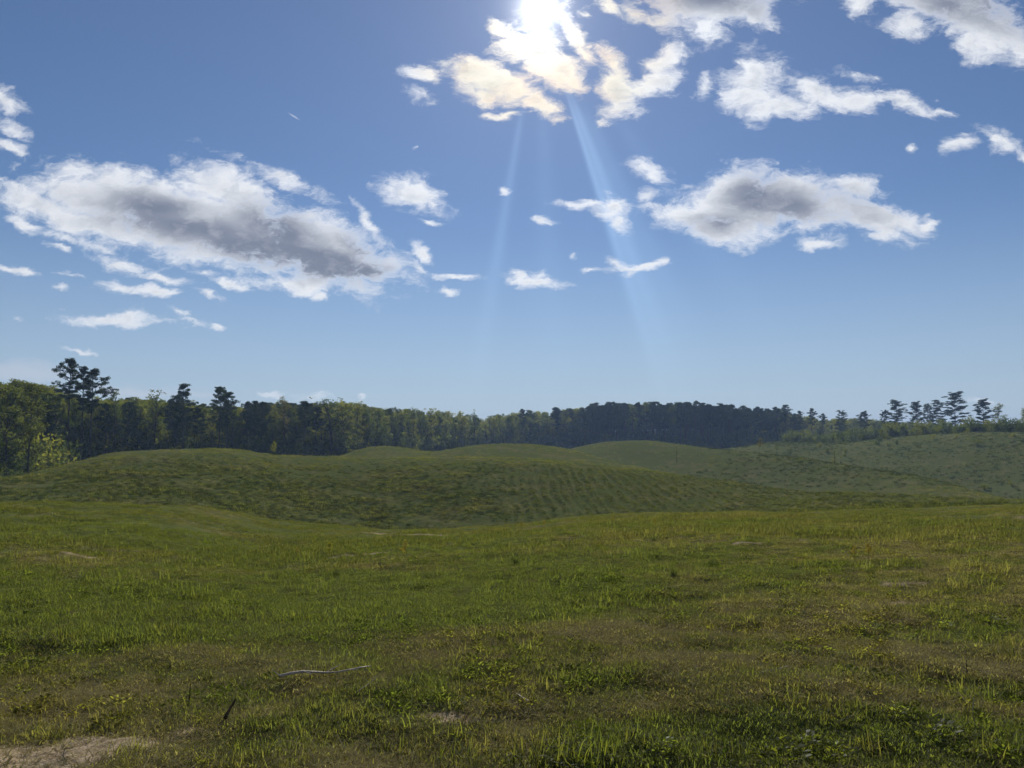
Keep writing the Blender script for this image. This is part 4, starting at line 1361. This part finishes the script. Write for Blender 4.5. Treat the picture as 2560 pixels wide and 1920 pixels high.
def build_small():
    # the fallen branch
    g = Geo()
    r = np.random.default_rng(5)
    ax_, ay_, az_ = at_px(700, 1708); bx_, by_, bz_ = at_px(925, 1690)
    k = 9
    t = np.linspace(0, 1, k)
    L = math.hypot(bx_ - ax_, by_ - ay_)
    pts = np.stack([t * L, .022 * np.sin(t * 7) + .012 * r.normal(size=k), .05 + .025 * t + .010 * np.sin(t * 9)], -1)
    g.tube(pts, np.linspace(.0105, .0035, k), 6)
    br = g.mesh('branch_stem', M_TWIG, True)
    g = Geo()
    for f, a, l in ((.05, 2.3, .10), (.28, -.9, .12), (.55, .7, .16), (.8, -.5, .10)):
        p = pts[int(f * (k - 1))]
        g.tube(limb(p, a, .15, l, r, .1, 3), [.005, .004, .003, .0015], 4)
    tw = g.mesh('side_twigs', M_TWIG, True)
    place('fallen_branch', [('branch_stem', br), ('side_twigs', tw)], ax_, ay_, math.atan2(by_ - ay_, bx_ - ax_), 1.0, 'pale bent fallen branch lying on the grass in the left foreground', 'branch')

    def stick(x1, y1, x2, y2, rad, mat, label, rise=.02, up=None, grp=None):
        X1, Y1, Z1 = at_px(x1, y1)
        g = Geo()
        if up is None:
            X2, Y2, Z2 = at_px(x2, y2)
            d = np.array([X2 - X1, Y2 - Y1, Z2 - Z1 + rise * 1.0])
        else:
            d = np.array([up[0], up[1], up[2]])
        k = 6
        t = np.linspace(0, 1, k)[:, None]
        P = t * d + r.normal(0, .006, (k, 3)) * np.linalg.norm(d)
        P[:, 2] += rise * .5
        g.tube(P, np.linspace(rad, rad * .45, k), 5)
        o = link('stick', g.mesh('stick', mat, True), None, (X1, Y1, Z1))
        tag(o, label, 'stick', grp)
    stick(562, 1808, 588, 1782, .011, M_DARKTWIG, 'short dark stick propped in the brown thatch below the fallen branch', .05)
    stick(471, 1768, 471, 1690, .0045, M_DARKTWIG, 'thin dark stem standing upright left of the fallen branch', 0, (0, .02, .13), None)
    stick(890, 1740, 940, 1720, .0022, M_TWIG, 'thin broken stalk lying right of the fallen branch', .04)
    stick(1292, 1745, 1322, 1785, .0045, M_TWIG, 'curved pale stalk beside the bare patch at bottom centre', .05)
    stick(1868, 1745, 1866, 1728, .004, M_TWIG, 'short white stem end standing in the grass right of centre', 0, (0, .0, .05))
    stick(2418, 1690, 2420, 1640, .004, M_DARKTWIG, 'dark upright stem among the weeds at lower right', 0, (.01, .02, .11))
    stick(1900, 1690, 1975, 1680, .0035, M_TWIG, 'long pale straw stalk lying flat at right centre', .03)
    stick(2430, 1800, 2440, 1760, .004, M_TWIG, 'bent pale stalk below the dark stem at lower right', 0, (.03, .02, .12))

    # saplings and tall weeds that stand out
    Y1 = [('stem', 'foliage', make_sapling(301 + k, 1.4, M_YEL, 14, .13, 16)) for k in range(3)]
    for i, (x, base, top, lb) in enumerate([
            (1010, 1392, 1352, 'small yellow leaved sapling beside the pale bare streak left of centre'),
            (822, 1396, 1358, 'thin reddish yellow sapling left of the small yellow one'),
            (745, 1390, 1368, 'low sparse yellow sapling at the left end of the pale streak'),
            (1305, 1322, 1304, 'pale green sapling on the crest above centre, left of a second one'),
            (1360, 1318, 1300, 'pale green sapling on the crest just right of its twin'),
            (1530, 1312, 1290, 'bright leafy sapling on the crest right of centre'),
            (1606, 1300, 1286, 'small bright sprout on the crest, leftmost of the right hand pair'),
            (1640, 1318, 1296, 'bright leafy sapling lower right of the crest sprouts'),
            (2172, 1402, 1362, 'yellow flowering sapling with dark base on the right of the field'),
            (2135, 1392, 1366, 'short yellow sapling just left of the flowering one'),
            (1880, 1330, 1314, 'small bright tuft of leaves on the far right of the crest')]):
        X, Y, Z = at_px(x, base)
        h = math.hypot(X, Y) * (base - top) / F
        _, _, (st, fo) = Y1[i % 3]
        place('sapling', [('stem', st), ('foliage', fo)], X, Y, i * 1.3, h / 1.4, lb, 'sapling', 'saplings in the field')
    # dark little bushes
    db = [make_bush(331 + k, 1.0, M_LEAFD, 1.0, .07) for k in range(2)]
    for i, (x, base, top, lb) in enumerate([
            (1682, 1440, 1412, 'dark compact bush alone in the middle of the right field'),
            (1780, 1418, 1396, 'dark greyish tuft bush up and right of the compact dark bush'),
            (1636, 1352, 1338, 'small dark bush near the crest right of centre'),
            (2175, 1438, 1416, 'dark leafy bush below the yellow flowering sapling'),
            (840, 1440, 1418, 'grey green bush left of centre below the pale streak'),
            (1290, 1410, 1388, 'rounded leafy bush in the centre of the field')]):
        X, Y, Z = at_px(x, base)
        h = math.hypot(X, Y) * (base - top) / F
        st, fo = db[i % 2]
        place('bush', [('stem', st), ('foliage', fo)], X, Y, i, h, lb, 'bush', 'small dark bushes in the field')
    # far saplings and posts on the rises
    sp = [make_sapling(351 + k, 4.0, M_PALE if k == 0 else M_LEAF, 20, .30, 14) for k in range(2)]
    slim = make_sapling(361, 4.0, M_LEAFD, 9, .20, 6)
    for (x, base, top, k, lb) in [(1898, 1134, 1098, 0, 'pale young tree standing on the crest of the far right rise'),
                                  (681, 1136, 1106, 1, 'green young tree on the long rise before the dark pines'),
                                  (1625, 1116, 1104, 1, 'small bushy young tree on top of the far middle rise')]:
        X, Y, Z = at_px(x, base + 1)
        h = math.hypot(X, Y) * (base - top) / F
        st, fo = sp[k]
        place('young_tree', [('stem', st), ('foliage', fo)], X, Y, 0, h / 4.0, lb, 'tree')
    for (x, base, top, lb) in [(1692, 1156, 1120, 'dark narrow young tree like a post on the far middle rise'),
                               (2087, 1163, 1130, 'dark narrow young tree like a post on the far right rise')]:
        X, Y, Z = at_px(x, base)
        h = math.hypot(X, Y) * (base - top) / F
        g = Geo()
        g.tube([(0, 0, -.1), (.01, 0, h * .5), (0, .01, h)], [.05, .04, .025], 6)
        tm = g.mesh('stem', M_DARKTWIG, True)
        g = Geo()
        C = np.stack([r.normal(0, .10, 70), r.normal(0, .10, 70), r.uniform(.45, 1.02, 70) * h], -1)
        g.leaves(C, .22, r, .6, .6)
        place('young_tree', [('stem', tm), ('foliage', g.mesh('foliage', M_LEAFD))], X, Y, 0, 1.0, lb, 'tree', 'narrow dark young trees on the rises')

    # big clumps of grass close by
    gm = leaf_mat('clump_blades', (.125, .16, .032), (.22, .195, .07), use_dry=False, trans=.55, gloss=.01, rough=.6)
    cl = []
    for k in range(4):
        V, Fq = blades(80, .13, .07, .20, .010, 2.4, 400 + k, 5); cl.append(mesh_from('blades', V, Fq, gm))
    spots = [(1362, 1905, 1.25, 'large bright grass clump at the bottom edge left of centre'),
             (1480, 1890, 1.0, 'grass clump just right of the large one at the bottom edge'),
             (1590, 1850, .75, 'small leafy grass clump above the bottom edge, centre right'),
             (960, 1885, .8, 'grass clump at the bottom left of centre over dry ground'),
             (1150, 1900, .85, 'low grass clump at bottom between bare patch and large clump'),
             (318, 1885, .7, 'bright grass clump growing in front of the sandy patch'),
             (1970, 1760, 1.0, 'dark based grass clump right of centre in the foreground'),
             (2070, 1800, .85, 'yellow green clump below and right of the dark based one'),
             (2300, 1700, .7, 'pale green clump right of centre beside dry grass'),
             (2440, 1750, 1.1, 'tall clump of weeds near the right edge'),
             (2530, 1640, .9, 'clump cut by the right edge, catching the light'),
             (2480, 1880, 1.1, 'broad clump in the bottom right corner'),
             (2180, 1880, .8, 'clump at the bottom edge, lower right'),
             (1800, 1890, .8, 'short clump at the bottom edge right of centre'),
             (640, 1640, .7, 'upright clump left of the fallen branch'),
             (870, 1620, .65, 'dark clump above the fallen branch'),
             (1400, 1560, .9, 'clump in the middle of the meadow below centre'),
             (410, 1580, .9, 'lush clump in the bright grass at left'),
             (150, 1600, .95, 'lush clump near the left edge')]
    for i, (x, y, s_, lb) in enumerate(spots):
        X, Y, Z = at_px(x, y)
        o = link('grass_clump', cl[i % 4], None, (X, Y, Z - .01))
        o.rotation_euler = (0, 0, i * 1.7); o.scale = (s_, s_, s_)
        tag(o, lb, 'grass clump', 'large grass clumps in the foreground')
    # leafy weeds in the lower right
    wm = leaf_mat('broad_weed_leaves', (.15, .19, .034), (.23, .23, .055), use_dry=False, trans=.65, gloss=.012, rough=.5)
    ws = []
    for k in range(3):
        V, Fq = weed(90, .13, .13, .042, 430 + k); ws.append(mesh_from('leaves', V, Fq, wm))
    for i, (x, y, s_, lb) in enumerate([
            (1950, 1900, 1.0, 'bright leafy weed at the bottom edge, right half, leftmost of its patch'),
            (2010, 1875, .9, 'bright leafy weed just behind the bottom edge in the right half'),
            (2090, 1900, .9, 'leafy weed at the bottom edge between two grass clumps'),
            (2330, 1840, 1.0, 'leafy weed in the lower right meadow'),
            (2480, 1560, .9, 'feathery weed near the right edge'),
            (2360, 1570, .8, 'weed left of the feathery one near the right edge'),
            (2180, 1575, .7, 'small weed right of centre above the dry ground'),
            (1660, 1880, .7, 'small leafy weed beside the short clump at the bottom'),
            (2240, 1790, .7, 'yellowish weed among dry blades at lower right')]):
        X, Y, Z = at_px(x, y)
        o = link('leafy_weed', ws[i % 3], None, (X, Y, Z - .01))
        o.rotation_euler = (0, 0, i * 2.1); o.scale = (s_, s_, s_)
        tag(o, lb, 'weed', 'leafy weeds in the foreground')


build_small()


def number_twins():
    words = ['leftmost', 'second', 'third', 'fourth', 'fifth', 'sixth', 'seventh', 'eighth', 'ninth']
    by = {}
    for o in COL.objects:
        if o.parent is None and 'label' in o and 'category' in o:
            by.setdefault(o['label'], []).append(o)
    for lb, os_ in by.items():
        if len(os_) > 1:
            os_.sort(key=lambda o: math.atan2(o.location.x, o.location.y))
            for k, o in enumerate(os_):
                o['label'] = lb + (', %s one' % (words[k] if k < len(words) else 'later') if k < len(os_) - 1 else ', rightmost one')


number_twins()


# ------------------------------------------------------------------ the air
def build_haze():
    mt = bpy.data.materials.new('haze')
    mt.use_nodes = True
    mt.node_tree.nodes.clear()
    T = NT(mt.node_tree)
    v = T.n('ShaderNodeVolumePrincipled', {'Color': (.40, .60, 1.0, 1), 'Density': HAZE, 'Anisotropy': .15})
    o = T.n('ShaderNodeOutputMaterial')
    mt.node_tree.links.new(v.outputs[0], o.inputs['Volume'])
    lo, hi, W = float(LAND.min()) - 8, 40.0, 2700.0
    V = [(sx_ * W, sy_ * W, z) for z in (lo, hi) for sx_, sy_ in ((-1, -1), (1, -1), (1, 1), (-1, 1))]
    Q = [(0, 3, 2, 1), (4, 5, 6, 7), (0, 1, 5, 4), (1, 2, 6, 5), (2, 3, 7, 6), (3, 0, 4, 7)]
    me = mesh_from('haze', V, [np.array(Q)], mt)
    tag(link('haze', me), 'thin blue haze in the air over the meadow and wood', None, None, 'stuff')


HAZE = .00032
build_haze()
